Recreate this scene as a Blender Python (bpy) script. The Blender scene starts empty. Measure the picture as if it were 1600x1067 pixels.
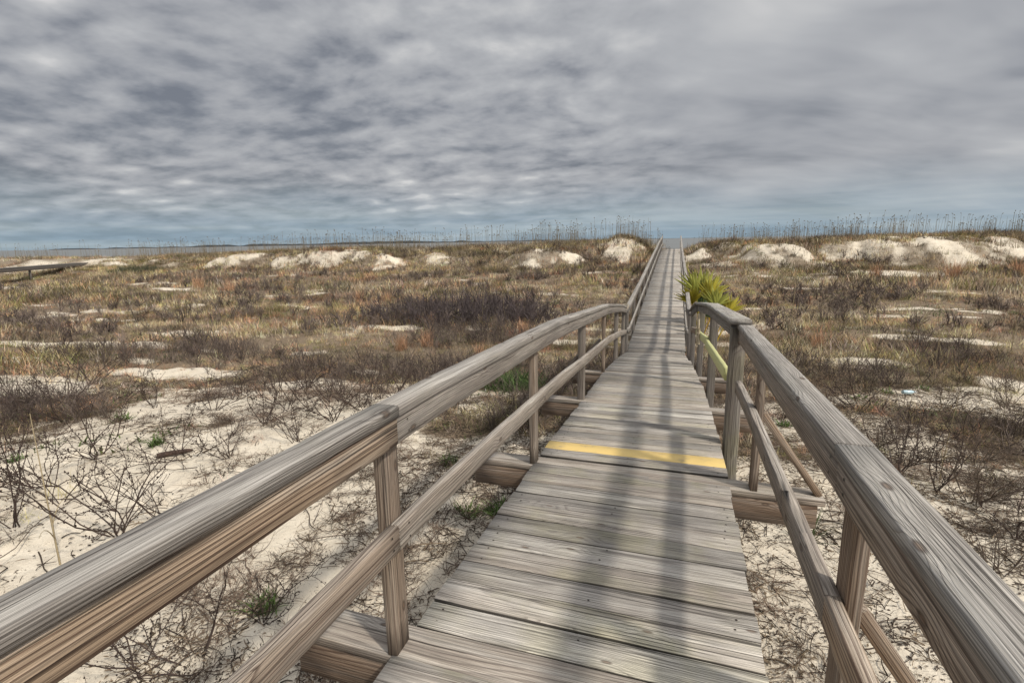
import math
import numpy as np
RNG = np.random.default_rng(7)
PI = math.pi

# ------------------------------------------------------------------ noise
def _hash(ix, iy, seed):
    h = (ix.astype(np.int64) * 374761393 + iy.astype(np.int64) * 668265263 + seed * 974711) & 0xFFFFFFFF
    h = ((h ^ (h >> 13)) * 1274126177) & 0xFFFFFFFF
    h = h ^ (h >> 16)
    return (h & 0xFFFF) / 65535.0

def vnoise(x, y, seed=0):
    x = np.asarray(x, float); y = np.asarray(y, float)
    ix = np.floor(x); iy = np.floor(y); fx = x - ix; fy = y - iy
    fx = fx * fx * (3 - 2 * fx); fy = fy * fy * (3 - 2 * fy)
    a = _hash(ix, iy, seed); b = _hash(ix + 1, iy, seed)
    c = _hash(ix, iy + 1, seed); d = _hash(ix + 1, iy + 1, seed)
    return (a * (1 - fx) + b * fx) * (1 - fy) + (c * (1 - fx) + d * fx) * fy - 0.5

def fbm(x, y, seed=0, octv=4, gain=.5):
    s = 0.0; a = 1.0; f = 1.0
    for k in range(octv):
        s = s + a * vnoise(np.asarray(x) * f + 17.3 * k, np.asarray(y) * f - 9.1 * k, seed + k)
        a *= gain; f *= 2.03
    return s

def sstep(a, b, x):
    t = np.clip((np.asarray(x, float) - a) / (b - a), 0, 1)
    return t * t * (3 - 2 * t)

# ------------------------------------------------------------------ boardwalk line (Y, deck z, centre X)
PROF = np.array([(-2.5, .045, -.05), (0, .02, -.05), (1.6, 0, -.045), (3.0, -.045, -.03), (3.6, -.07, -.03), (4.6, -.15, -.035),
                 (5.9, -.27, -.06), (6.8, -.36, -.09), (9, -.65, -.14), (10.7, -.93, -.175), (11.3, -.93, -.185), (12.7, -.84, -.2),
                 (16.9, -.56, -.24), (23.3, -.20, -.32), (30, .20, -.39), (38.4, .65, -.46)])
def dz(y): return np.interp(y, PROF[:, 0], PROF[:, 1])
def dx(y): return np.interp(y, PROF[:, 0], PROF[:, 2])

# ------------------------------------------------------------------ terrain
BASE = np.array([(-40, -.5), (-2, -.72), (3, -.74), (5.5, -.80), (9, -1.12), (14, -1.16), (20, -1.08), (26, -.92), (31, -.58),
                 (34, -.28), (37, .08), (40, .33), (44, .2), (50, -.4), (60, -1.4), (75, -2.3), (95, -3.3), (160, -4.5), (400, -6)])
CREST = np.array([(-400, .3), (-79, .42), (-57, .42), (-45, .62), (-39, .80), (-25, .9), (-16, .95), (-7.6, 1.2), (-3.7, 1.5), (-1.6, .8),
                  (-.4, .33), (.7, .45), (1.6, .8), (2.7, 1.02), (8, 1.10), (13.5, 1.30), (19, 1.35), (30, 1.1), (300, 1.0)])
# sandy dune mounds: x, y, half width, half depth, height
MOUNDS = [(-35.6, 34.2, 3.2, 1.9, 1.05), (-30.3, 34.0, 1.5, 1.3, .75), (-25.2, 34.3, 5.0, 2.2, 1.32), (-17.7, 35.4, 1.5, 1.2, .55),
          (-21, 35.0, 1.6, 1.2, .45), (-8.7, 34.0, 2.3, 1.7, 1.05), (-10.7, 34.4, 1.2, 1.2, .6), (-3.5, 36.0, 1.9, 2.0, .95), (-5.3, 36.3, 1.1, 1.3, .5),
          (1.15, 34.6, 1.0, 1.6, .80), (5.6, 33.8, 2.2, 2.0, 1.28), (3.3, 35.6, 1.3, 1.3, .6), (9.3, 34.9, 1.7, 1.7, 1.05),
          (11.6, 34.4, 1.9, 1.9, 1.30), (13.6, 34.4, 1.6, 1.8, 1.25), (15.3, 34.8, 1.5, 1.7, 1.2), (17.2, 35.4, 1.4, 1.5, .9),
          (-52.5, 34.5, 4.0, 2.0, .65), (-45.5, 34.8, 2.6, 1.8, .6), (-62, 36, 4, 2, .5)]
# bare sand on flat ground: x, y, rx, ry, angle
SAND = [(-3.6, 1.6, 3.4, 4.6, 0), (-5.9, 4.4, 1.3, 1.7, .3), (-4.4, 5.2, 1.7, 1.3, .2), (-10.4, 5.2, 1.6, .55, .15), (-14.7, 8.75, 2.9, .62, .15),
        (-13.7, 11.3, 1.25, .7, .4), (-20, 13.0, 1.5, .5, .2), (-40, 21.8, 5.0, .9, .1), (-33, 24.5, 2.6, .7, .1), (-28, 22, 1.6, .5, 0),
        (-1.4, 4.4, .9, 1.4, 0), (-1.3, 7.2, .7, .7, 0), (-2.3, 7.5, 1.0, .5, .3),
        (11.0, 30.5, 1.7, .6, 0), (6.4, 29, 1.2, .6, 0), (8.3, 19.6, 1.5, .55, -.1), (10.5, 25, 1.1, .5, 0), (4.4, 9.2, 2.2, .8, .1), (2.2, 6.8, 1.5, 1.2, 0),
        (3.6, 4.4, 2.6, 2.0, 0), (1.6, 2.2, 1.2, 3.0, 0), (5.6, 6.6, 1.8, 1.4, 0), (2.0, 16, .8, .5, 0), (-5.7, 6.7, 1.0, .55, .2), (-3.5, 7.0, 1.0, .6, 0), (-8.7, 7.0, 1.2, .5, .2), (5.6, 8.8, 1.5, .7, 0), (7.2, 10.6, 1.6, .5, -.1), (3.4, 11.6, 1.0, .4, 0), (-8.6, 13.4, 1.2, .4, .2), (6.0, 14.5, 1.3, .4, 0)]

def zground(X, Y):
    X = np.asarray(X, float); Y = np.asarray(Y, float)
    z = np.interp(Y, BASE[:, 0], BASE[:, 1])
    yc = 39.6 + 1.3 * fbm(X / 9, Y * 0, 3, 2)
    r = np.interp(X, CREST[:, 0], CREST[:, 1]) - .33
    w = np.where(Y < yc, 3.4, 4.5)
    z = z + r * np.exp(-((Y - yc) / w) ** 2)
    fld = sstep(-3, 4, Y) * 0 + 1
    z = z + .16 * fbm(X / 4.2, Y / 4.2, 11, 3) * fld + .03 * fbm(X / .6, Y / .6, 21, 2)
    far = sstep(27, 34, Y) * sstep(60, 46, Y)
    z = z + far * (.34 * fbm(X / 3.1, Y / 2.2, 31, 3) +   .11 * fbm(X / .8, Y / .7, 33, 2))
    z = z + (.022 * fbm(X / .24, Y / .24, 35, 2) - .05 * sstep(.18, .42, fbm(X / .42, Y / .38, 37, 2))) * sstep(14, 8, Y)
    lump = np.zeros_like(z)
    for (mx, my, rx, ry, h) in MOUNDS:
        wob = np.maximum(.3, 1 + .9 * fbm(X / 1.3, Y / 1.3, 41, 3))
        ex = (X - mx) / rx; ey = (Y - my) / np.where(Y < my, ry * .62, ry * 1.5)
        d = (ex * ex + ey * ey) * wob
        lump = np.maximum(lump, h * .86 * np.exp(-d ** 1.5 * 1.1) * (1 + .18 * fbm(X / 1.0 + mx, Y / .9, 43, 3)))
    z = z + lump
    top = np.interp(X, CREST[:, 0], CREST[:, 1]) + .12 + .16 * fbm(X / 1.6, Y / 1.6, 45, 2)
    over = np.maximum(z - (top - .25), 0); z = np.where(Y > 25, z - over + .25 * (1 - np.exp(-over / .25)), z)
    # near sand bank on the left, hollow below the walk
    z = z + .13 * np.exp(-(((X + 4.6) / 2.2) ** 2 + ((Y - 4.2) / 1.8) ** 2))
    off = np.abs(X - dx(Y)); lim = dz(Y) - .17 - .12 * sstep(9, 4, Y)
    lim2 = np.where(Y > 39.2, 9.0, lim)
    k = sstep(2.0, .95, off)
    z = np.where(z > lim2, z * (1 - k) + lim2 * k, z)
    return z

def sandmask(X, Y):
    """1 on bare sand, 0 under plants"""
    X = np.asarray(X, float); Y = np.asarray(Y, float)
    n = fbm(X / 1.3, Y / 1.3, 51, 4); m = np.zeros_like(X)
    brk = 1 - .85 * sstep(-.02, .22, fbm(X / 1.7, Y / .9, 53, 4) + .10 * sstep(-14, -40, X))
    for (sx, sy, rx, ry, an) in SAND:
        c, s = math.cos(an), math.sin(an)
        u = ((X - sx) * c + (Y - sy) * s) / rx; v = (-(X - sx) * s + (Y - sy) * c) / ry
        m = np.maximum(m, sstep(1.25, .75, np.sqrt(u * u + v * v) + n * .75))
    for (mx, my, rx, ry, h) in MOUNDS:
        u = (X - mx) / (rx * .9); v = (Y - (my - ry * .12)) / (ry * .75)
        m = np.maximum(m, sstep(1.15, .8, np.sqrt(u * u + v * v) + n * 1.25) * (1 if h > .7 else .7) * brk)
    m = np.maximum(m, sstep(52, 60, Y))
    # scattered little bare spots
    m = np.maximum(m, sstep(.30, .46, fbm(X / 2.6, Y / 1.4, 61, 4)) * .6)
    m = m * (1 - .75 * sstep(8, 12, Y) * sstep(-.02, .22, fbm(X / .7, Y / .45, 63, 3)))
    return np.clip(m, 0, 1)
import bpy
from mathutils import Vector
C = bpy.context.scene.collection
scene = bpy.context.scene
WL = {}                                     # world location of things and parts

def tag(o, label=None, cat=None, group=None, kind=None):
    if label: o['label'] = label
    if cat: o['category'] = cat
    if group: o['group'] = group
    if kind: o['kind'] = kind
    return o

def empty(name, loc, label, cat, group=None, rotz=0.0, scale=1.0):
    o = bpy.data.objects.new(name, None); C.objects.link(o)
    o.empty_display_size = .2
    o.location = loc; o.rotation_euler = (0, 0, rotz); o.scale = (scale,) * 3
    WL[o.name] = np.array(loc, float)
    return tag(o, label, cat, group)

def mesh_from(name, V, F, mat, attrs=None, smooth=False, matidx=None):
    """V (n,3); F list of int arrays (k,m) all same-length per array"""
    me = bpy.data.meshes.new(name)
    V = np.ascontiguousarray(V, np.float32)
    if isinstance(F, np.ndarray): F = [F]
    F = [np.asarray(f, np.int32) for f in F if len(f)]
    nl = sum(f.size for f in F); nf = sum(len(f) for f in F)
    me.vertices.add(len(V)); me.vertices.foreach_set('co', V.ravel())
    me.loops.add(nl); me.polygons.add(nf)
    me.loops.foreach_set('vertex_index', np.concatenate([f.ravel() for f in F]).astype(np.int32))
    starts = []; s = 0
    for f in F:
        starts.append(s + np.arange(len(f)) * f.shape[1]); s += f.size
    me.polygons.foreach_set('loop_start', np.concatenate(starts).astype(np.int32))
    if smooth: me.polygons.foreach_set('use_smooth', np.ones(nf, bool))
    if matidx is not None: me.polygons.foreach_set('material_index', np.asarray(matidx, np.int32))
    for k, (typ, arr) in (attrs or {}).items():
        a = me.attributes.new(k, typ, 'POINT')
        arr = np.ascontiguousarray(arr, np.float32)
        a.data.foreach_set({'FLOAT_COLOR': 'color', 'FLOAT_VECTOR': 'vector', 'FLOAT': 'value'}[typ], arr.ravel())
    for m in (mat if isinstance(mat, (list, tuple)) else [mat]): me.materials.append(m)
    me.update(calc_edges=True); me.validate()
    return me

def link(name, me, parent=None):
    o = bpy.data.objects.new(name, me); C.objects.link(o)
    if parent is not None: o.parent = parent
    return o

# ------------------------------------------------------------------ boards
class Boards:
    def __init__(s): s.V = []; s.F4 = []; s.F8 = []; s.G = []; s.T = []; s.n = 0
    def add(s, pts, w, t, up=(0, 0, 1), tint=(.3, .5, .2), c=.004, seg=.18, warp=.0015, taper=None):
        """a sawn board swept along pts (centre line); w across, t along up"""
        P = np.array(pts, float)
        # resample
        L = np.concatenate([[0], np.cumsum(np.linalg.norm(np.diff(P, axis=0), axis=1))])
        n = max(2, int(L[-1] / seg) + 1)
        q = np.linspace(0, L[-1], n)
        q = np.unique(np.concatenate([q, L])) if len(P) > 2 else q
        P = np.stack([np.interp(q, L, P[:, k]) for k in range(3)], 1); n = len(P)
        T = np.gradient(P, axis=0); T /= np.linalg.norm(T, axis=1)[:, None]
        up = np.array(up, float)
        S = np.cross(T, up); S /= np.linalg.norm(S, axis=1)[:, None]
        U = np.cross(S, T)
        hw, ht = w / 2, t / 2
        sec = np.array([(-hw + c, -ht), (hw - c, -ht), (hw, -ht + c), (hw, ht - c), (hw - c, ht), (-hw + c, ht), (-hw, ht - c), (-hw, -ht + c)])
        j = RNG.normal(0, warp, (n, 8, 2)) if warp else 0
        # ease ends
        SC = np.repeat(sec[None], n, 0)
        V = P[:, None, :] + S[:, None, :] * (SC[:, :, 0:1]) + U[:, None, :] * (SC[:, :, 1:2])
        if warp:
            sm = RNG.normal(0, warp * .6, (n, 8, 3)); V = V + sm
        off = np.array([RNG.uniform(0, 60), RNG.uniform(-.09, .09), RNG.uniform(.02, .11) * RNG.choice([-1, 1])])
        G = np.zeros((n, 8, 3)); G[:, :, 0] = q[:, None]; G[:, :, 1] = SC[:, :, 0]; G[:, :, 2] = SC[:, :, 1]
        G = G + off
        b = s.n
        k = np.arange(8); k2 = (k + 1) % 8
        r = np.arange(n - 1)[:, None] * 8 + b
        quad = np.stack([r + k, r + k2, r + 8 + k2, r + 8 + k], -1).reshape(-1, 4)[:, ::-1]
        s.F4.append(quad)
        s.F8.append(np.array([np.arange(8) + b])); s.F8.append(np.array([(np.arange(8) + b + (n - 1) * 8)[::-1]]))
        s.V.append(V.reshape(-1, 3)); s.G.append(G.reshape(-1, 3))
        tt = np.array(list(tint) + [RNG.random()]); s.T.append(np.repeat(tt[None], n * 8, 0)); s.n += n * 8
    def extra(s, V, F4):
        s.V.append(V); s.F4.append(np.asarray(F4) + s.n); s.G.append(np.zeros((len(V), 3)))
        s.T.append(np.repeat(np.array([[0, 0, 0, -1.]]), len(V), 0)); s.n += len(V)
    def build(s, name, mat, parent=None, label=None):
        V = np.concatenate(s.V)
        if parent is not None: V = V - WL[parent.name]
        me = mesh_from(name, V, [np.concatenate(s.F4), np.concatenate(s.F8)], mat,
                       {'gc': ('FLOAT_VECTOR', np.concatenate(s.G)), 'tint': ('FLOAT_COLOR', np.concatenate(s.T))})
        o = link(name, me, parent)
        if parent is not None: WL[o.name] = WL[parent.name]
        if label: o['label'] = label
        return o

# ------------------------------------------------------------------ node helper
class NT:
    def __init__(s, name, world=False):
        if world: s.m = bpy.data.worlds.new(name)
        else: s.m = bpy.data.materials.new(name)
        s.m.use_nodes = True; s.t = s.m.node_tree; s.t.nodes.clear()
    def n(s, typ, **kw):
        nd = s.t.nodes.new(typ)
        for k, v in kw.items():
            if k.startswith('i_'):
                key = k[2:]; key = int(key) if key.isdigit() else key.replace('_', ' ')
                s.put(nd.inputs[key], v)
            else: setattr(nd, k, v)
        return nd
    def put(s, sock, v):
        if isinstance(v, bpy.types.NodeSocket): s.t.links.new(v, sock)
        elif isinstance(v, bpy.types.Node): s.t.links.new(v.outputs[0], sock)
        else: sock.default_value = v
    def math(s, op, a, b=None, c=None, clamp=False):
        nd = s.t.nodes.new('ShaderNodeMath'); nd.operation = op; nd.use_clamp = clamp
        for i, v in enumerate((a, b, c)):
            if v is not None: s.put(nd.inputs[i], v)
        return nd.outputs[0]
    def vmath(s, op, a, b=None, out=0):
        nd = s.t.nodes.new('ShaderNodeVectorMath'); nd.operation = op
        s.put(nd.inputs[0], a)
        if b is not None: s.put(nd.inputs['Scale'] if op == 'SCALE' else nd.inputs[1], b)
        return nd.outputs['Value'] if out == 'v' else nd.outputs[0]
    def mix(s, f, a, b, typ='MIX'):
        nd = s.t.nodes.new('ShaderNodeMix'); nd.data_type = 'RGBA'; nd.blend_type = typ; nd.clamp_factor = True
        s.put(nd.inputs[0], f); s.put(nd.inputs[6], a if not isinstance(a, tuple) else (*a, 1)[:4]); s.put(nd.inputs[7], b if not isinstance(b, tuple) else (*b, 1)[:4])
        return nd.outputs[2]
    def ramp(s, f, a, b, lo=0., hi=1., smooth=True):
        nd = s.t.nodes.new('ShaderNodeMapRange'); nd.interpolation_type = 'SMOOTHSTEP' if smooth else 'LINEAR'
        s.put(nd.inputs[0], f); nd.inputs[1].default_value = a; nd.inputs[2].default_value = b
        s.put(nd.inputs[3], lo); s.put(nd.inputs[4], hi)
        return nd.outputs[0]
    def noise(s, vec, scale, detail=3, rough=.5, dist=0, out=0, dim='3D'):
        nd = s.t.nodes.new('ShaderNodeTexNoise'); nd.noise_dimensions = dim
        s.put(nd.inputs['Vector'], vec); s.put(nd.inputs['Scale'], scale); nd.inputs['Detail'].default_value = detail
        nd.inputs['Roughness'].default_value = rough; nd.inputs['Distortion'].default_value = dist
        return nd.outputs[out]
    def attr(s, name, out='Vector'):
        nd = s.t.nodes.new('ShaderNodeAttribute'); nd.attribute_name = name; return nd.outputs[out]
    def sep(s, v):
        nd = s.t.nodes.new('ShaderNodeSeparateXYZ'); s.put(nd.inputs[0], v); return nd.outputs
    def comb(s, x, y, z):
        nd = s.t.nodes.new('ShaderNodeCombineXYZ')
        for i, v in enumerate((x, y, z)): s.put(nd.inputs[i], v)
        return nd.outputs[0]
    def surface(s, color, rough=.8, bump=None, bstr=.3, bdist=.01, spec=.3, trans=None):
        p = s.t.nodes.new('ShaderNodeBsdfPrincipled'); o = s.t.nodes.new('ShaderNodeOutputMaterial')
        s.put(p.inputs['Base Color'], color if not isinstance(color, tuple) else (*color, 1)[:4]); s.put(p.inputs['Roughness'], rough)
        p.inputs['Specular IOR Level'].default_value = spec
        if bump is not None:
            b = s.t.nodes.new('ShaderNodeBump'); b.inputs['Strength'].default_value = bstr; b.inputs['Distance'].default_value = bdist
            s.put(b.inputs['Height'], bump); s.t.links.new(b.outputs[0], p.inputs['Normal'])
        sh = p.outputs[0]
        if trans:
            tr = s.t.nodes.new('ShaderNodeBsdfTranslucent'); s.put(tr.inputs[0], color)
            mx = s.t.nodes.new('ShaderNodeMixShader'); mx.inputs[0].default_value = trans
            s.t.links.new(sh, mx.inputs[1]); s.t.links.new(tr.outputs[0], mx.inputs[2]); sh = mx.outputs[0]
        s.t.links.new(sh, o.inputs[0]); return s.m

# ------------------------------------------------------------------ materials
def wood_material(name, deck=False):
    t = NT(name)
    gc = t.attr('gc'); tint = t.n('ShaderNodeSeparateColor'); t.put(tint.inputs[0], t.attr('tint', 'Color'))
    warm, light, green = tint.outputs[0], tint.outputs[1], tint.outputs[2]
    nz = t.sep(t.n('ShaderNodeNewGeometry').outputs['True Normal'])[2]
    light = t.math('ADD', light, t.ramp(nz, .5, .95, -.17, .05) if not deck else 0.0)     # flat tops lightened, sides darkened: top-to-side shading painted into the wood colour
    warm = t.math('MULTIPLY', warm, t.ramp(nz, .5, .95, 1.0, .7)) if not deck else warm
    x, a, b = t.sep(gc)
    # pith wander
    wv = t.comb(t.math('MULTIPLY', x, .30), t.math('MULTIPLY', a, 1.5), t.math('MULTIPLY', b, 1.5))
    wn = t.noise(wv, 1.7, 2, .5, out=1)
    wsx, wsy, wsz = t.sep(wn)
    a2 = t.math('ADD', a, t.math('MULTIPLY', t.math('SUBTRACT', wsx, .5), .075))
    b2 = t.math('ADD', b, t.math('MULTIPLY', t.math('SUBTRACT', wsy, .5), .075))
    # knots
    kv = t.comb(t.math('MULTIPLY', x, 1.5 if deck else 1.9), t.math('MULTIPLY', t.math('ADD', a, b), 4.2), t.math('MULTIPLY', b, .4))
    vo = t.n('ShaderNodeTexVoronoi', feature='F1', voronoi_dimensions='2D'); t.put(vo.inputs['Vector'], kv); vo.inputs['Scale'].default_value = 1.0
    vo.inputs['Randomness'].default_value = 1.0
    kd = vo.outputs['Distance']
    kbump = t.ramp(kd, 0.02, .22, 1, 0)
    r = t.math('SQRT', t.math('ADD', t.math('MULTIPLY', a2, a2), t.math('MULTIPLY', b2, b2)))
    fine = t.noise(t.comb(t.math('MULTIPLY', x, 1.1), t.math('MULTIPLY', a, 34), t.math('MULTIPLY', b, 34)), 1.0, 2, .5)
    r = t.math('ADD', r, t.math('MULTIPLY', kbump, .013))
    r = t.math('ADD', r, t.math('MULTIPLY', fine, .004))
    ph = t.math('MULTIPLY', r, 165.0 if deck else 120.0)
    fr = t.math('FRACT', ph)
    late = t.math('MULTIPLY', t.ramp(fr, .45, .90), t.ramp(fr, .92, 1.0, 1, 0))          # dark latewood line
    big = t.noise(t.comb(t.math('MULTIPLY', x, .9), t.math('MULTIPLY', a, 14), t.math('MULTIPLY', b, 14)), 1.3, 3, .6)
    streak = t.noise(t.comb(t.math('MULTIPLY', x, 4.0), t.math('MULTIPLY', a, 480), t.math('MULTIPLY', b, 480)), 1.0, 3, .6)
    hair = t.noise(t.comb(t.math('MULTIPLY', x, 7.0), t.math('MULTIPLY', a, 1100), t.math('MULTIPLY', b, 1100)), 1.0, 2, .6)
    crack = t.ramp(t.noise(t.comb(t.math('MULTIPLY', x, 1.1), t.math('MULTIPLY', a, 190), t.math('MULTIPLY', b, 190)), 1.0, 2, .5), .595 if deck else .62, .63 if deck else .655)
    crack = t.math('MULTIPLY', crack, t.ramp(hair, .35, .6))
    grey = t.mix(light, (.165, .153, .140), (.60, .565, .51))
    tan = t.mix(light, (.21, .135, .082), (.64, .47, .31))
    col = t.mix(t.math('MULTIPLY', warm, t.ramp(big, .3, .62, .55, 1.15), clamp=True), grey, tan)
    gm = t.math('MULTIPLY', green, t.ramp(t.noise(gc, 3.0, 3, .6), .42, .68), clamp=True)
    col = t.mix(gm, col, t.mix(light, (.18, .168, .095), (.54, .50, .33)))
    col = t.mix(t.ramp(big, .34, .72, .0, .30 if deck else .5), col, t.mix(.35, (.13, .105, .093), col))
    dark = t.mix(warm, (.075, .062, .056), (.095, .050, .030))
    lw = t.math('MULTIPLY', late, t.ramp(big, .3, .7, .15, .55) if deck else t.ramp(big, .3, .7, .55, 1.0))
    lw = t.math('MULTIPLY', lw, t.ramp(warm, .1, .6, .42, 1.0)) if not deck else lw
    col = t.mix(lw, col, dark)
    sv = t.ramp(streak, .32, .68, .62, 1.26) if deck else t.ramp(streak, .32, .68, .62, 1.24)
    hv = t.ramp(hair, .30, .70, .62, 1.30)
    cc = t.n('ShaderNodeCombineColor'); k = t.math('MULTIPLY', sv, hv)
    for i in range(3): t.put(cc.inputs[i], k)
    col = t.mix(1.0, col, cc.outputs[0], 'MULTIPLY')
    col = t.mix(t.math('MULTIPLY', crack, .8), col, (.045, .036, .03))
    kn = t.ramp(kd, .018 if deck else .026, .040 if deck else .054, 1, 0)
    kc = t.ramp(kd, .008, .030, .7, 0)
    col = t.mix(t.math('MULTIPLY', kn, .72), col, t.mix(kc, (.045, .028, .020), (.17, .105, .065)))
    if deck:      # plank side faces coloured nearly black, so the gaps read as dark lines
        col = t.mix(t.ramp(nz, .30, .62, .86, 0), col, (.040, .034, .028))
    al = t.attr('tint', 'Alpha')
    col = t.mix(t.ramp(al, -.6, -.4, 1, 0), col, (.03, .022, .018))
    # broad weather staining
    st = t.noise(t.n('ShaderNodeTexCoord').outputs['Object'], 1.6, 4, .6)
    col = t.mix(t.ramp(st, .45, .70, 0, .62 if deck else .5), col, t.mix(.55, (.11, .10, .095), col))
    h = t.math('SUBTRACT', t.math('ADD', t.math('MULTIPLY', streak, .5), t.math('MULTIPLY', late, .45)), t.math('MULTIPLY', crack, 1.6))
    return t.surface(col, .82, h, .75, .004, .25)

def paint_material(name, rgb, wear=.55):
    t = NT(name); gc = t.attr('gc'); x, a, b = t.sep(gc)
    streak = t.noise(t.comb(t.math('MULTIPLY', x, 3), t.math('MULTIPLY', a, 240), t.math('MULTIPLY', b, 240)), 1, 3, .6)
    pat = t.noise(gc, 9, 4, .6)
    m = t.ramp(t.math('ADD', t.math('MULTIPLY', streak, .6), t.math('MULTIPLY', pat, .6)), wear, wear + .14)
    col = t.mix(m, rgb, (.34, .27, .17))
    col = t.mix(t.ramp(streak, .2, .8, .18, 0), col, (.12, .09, .05))
    return t.surface(col, .6, streak, .4, .002, .35)

def leaf_material(name, rough=.75, trans=.15, var=.25):
    t = NT(name); c = t.attr('col', 'Color')
    n = t.noise(t.n('ShaderNodeTexCoord').outputs['Object'], 40, 2)
    col = t.mix(t.ramp(n, .3, .7, 0, var), c, t.mix(.5, c, (.02, .015, .01)))
    return t.surface(col, rough, spec=.15, trans=trans)

def plain_material(name, rgb, rough=.8, ns=60, dark=.5, bstr=.4):
    t = NT(name); n = t.noise(t.n('ShaderNodeTexCoord').outputs['Object'], ns, 4, .6)
    col = t.mix(t.ramp(n, .3, .7), rgb, tuple(c * dark for c in rgb))
    return t.surface(col, rough, n, bstr, .004, .25)

def sand_material():
    t = NT('dune_sand'); P = t.n('ShaderNodeTexCoord').outputs['Object']
    veg = t.attr('veg', 'Fac')
    big = t.noise(P, .7, 4, .55); mid = t.noise(P, 5.0, 4, .6); fine = t.noise(P, 55, 3, .6); grain = t.noise(P, 420, 2, .6)
    spk = t.noise(P, 130, 2, .5)
    col = t.mix(big, (.60, .525, .41), (.76, .69, .575))
    col = t.mix(t.ramp(mid, .3, .72, 0, .38), col, (.47, .39, .29))
    col = t.mix(t.ramp(grain, .55, .75, 0, .35), col, (.30, .22, .15))
    # crumbs of dead leaf on the sand, thicker near plants
    thr = t.math('MULTIPLY_ADD', veg, .22, t.math('MULTIPLY', t.math('SUBTRACT', mid, .5), .25))
    cr = t.ramp(t.math('ADD', spk, thr), .655, .715)
    col = t.mix(t.math('MULTIPLY', cr, .85), col, (.085, .060, .043))
    litter = t.mix(t.ramp(t.math('ADD', t.math('MULTIPLY', fine, .5), t.math('MULTIPLY', spk, .5)), .36, .64), (.050, .036, .026), (.30, .225, .15))
    vm = t.ramp(t.math('ADD', veg, t.math('MULTIPLY', t.math('SUBTRACT', fine, .5), .55)), .45, .75, 0, .92)
    col = t.mix(vm, col, litter)
    h = t.math('ADD', t.math('MULTIPLY', mid, 1.0), t.math('ADD', t.math('MULTIPLY', fine, .22), t.math('MULTIPLY', grain, .05)))
    return t.surface(col, .95, h, .8, .05, .1)

def water_material():
    t = NT('sea_water'); P = t.n('ShaderNodeTexCoord').outputs['Object']
    w = t.vmath('MULTIPLY', P, (.05, .25, 1)); n = t.noise(w, 1.0, 5, .6); n2 = t.noise(P, .9, 3, .6)
    big = t.noise(t.vmath('MULTIPLY', P, (.002, .012, 1)), 1.0, 3)
    col = t.mix(big, (.13, .135, .13), (.19, .195, .19))
    return t.surface(col, .42, t.math('ADD', n, t.math('MULTIPLY', n2, .4)), .55, .6, .35)
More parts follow.
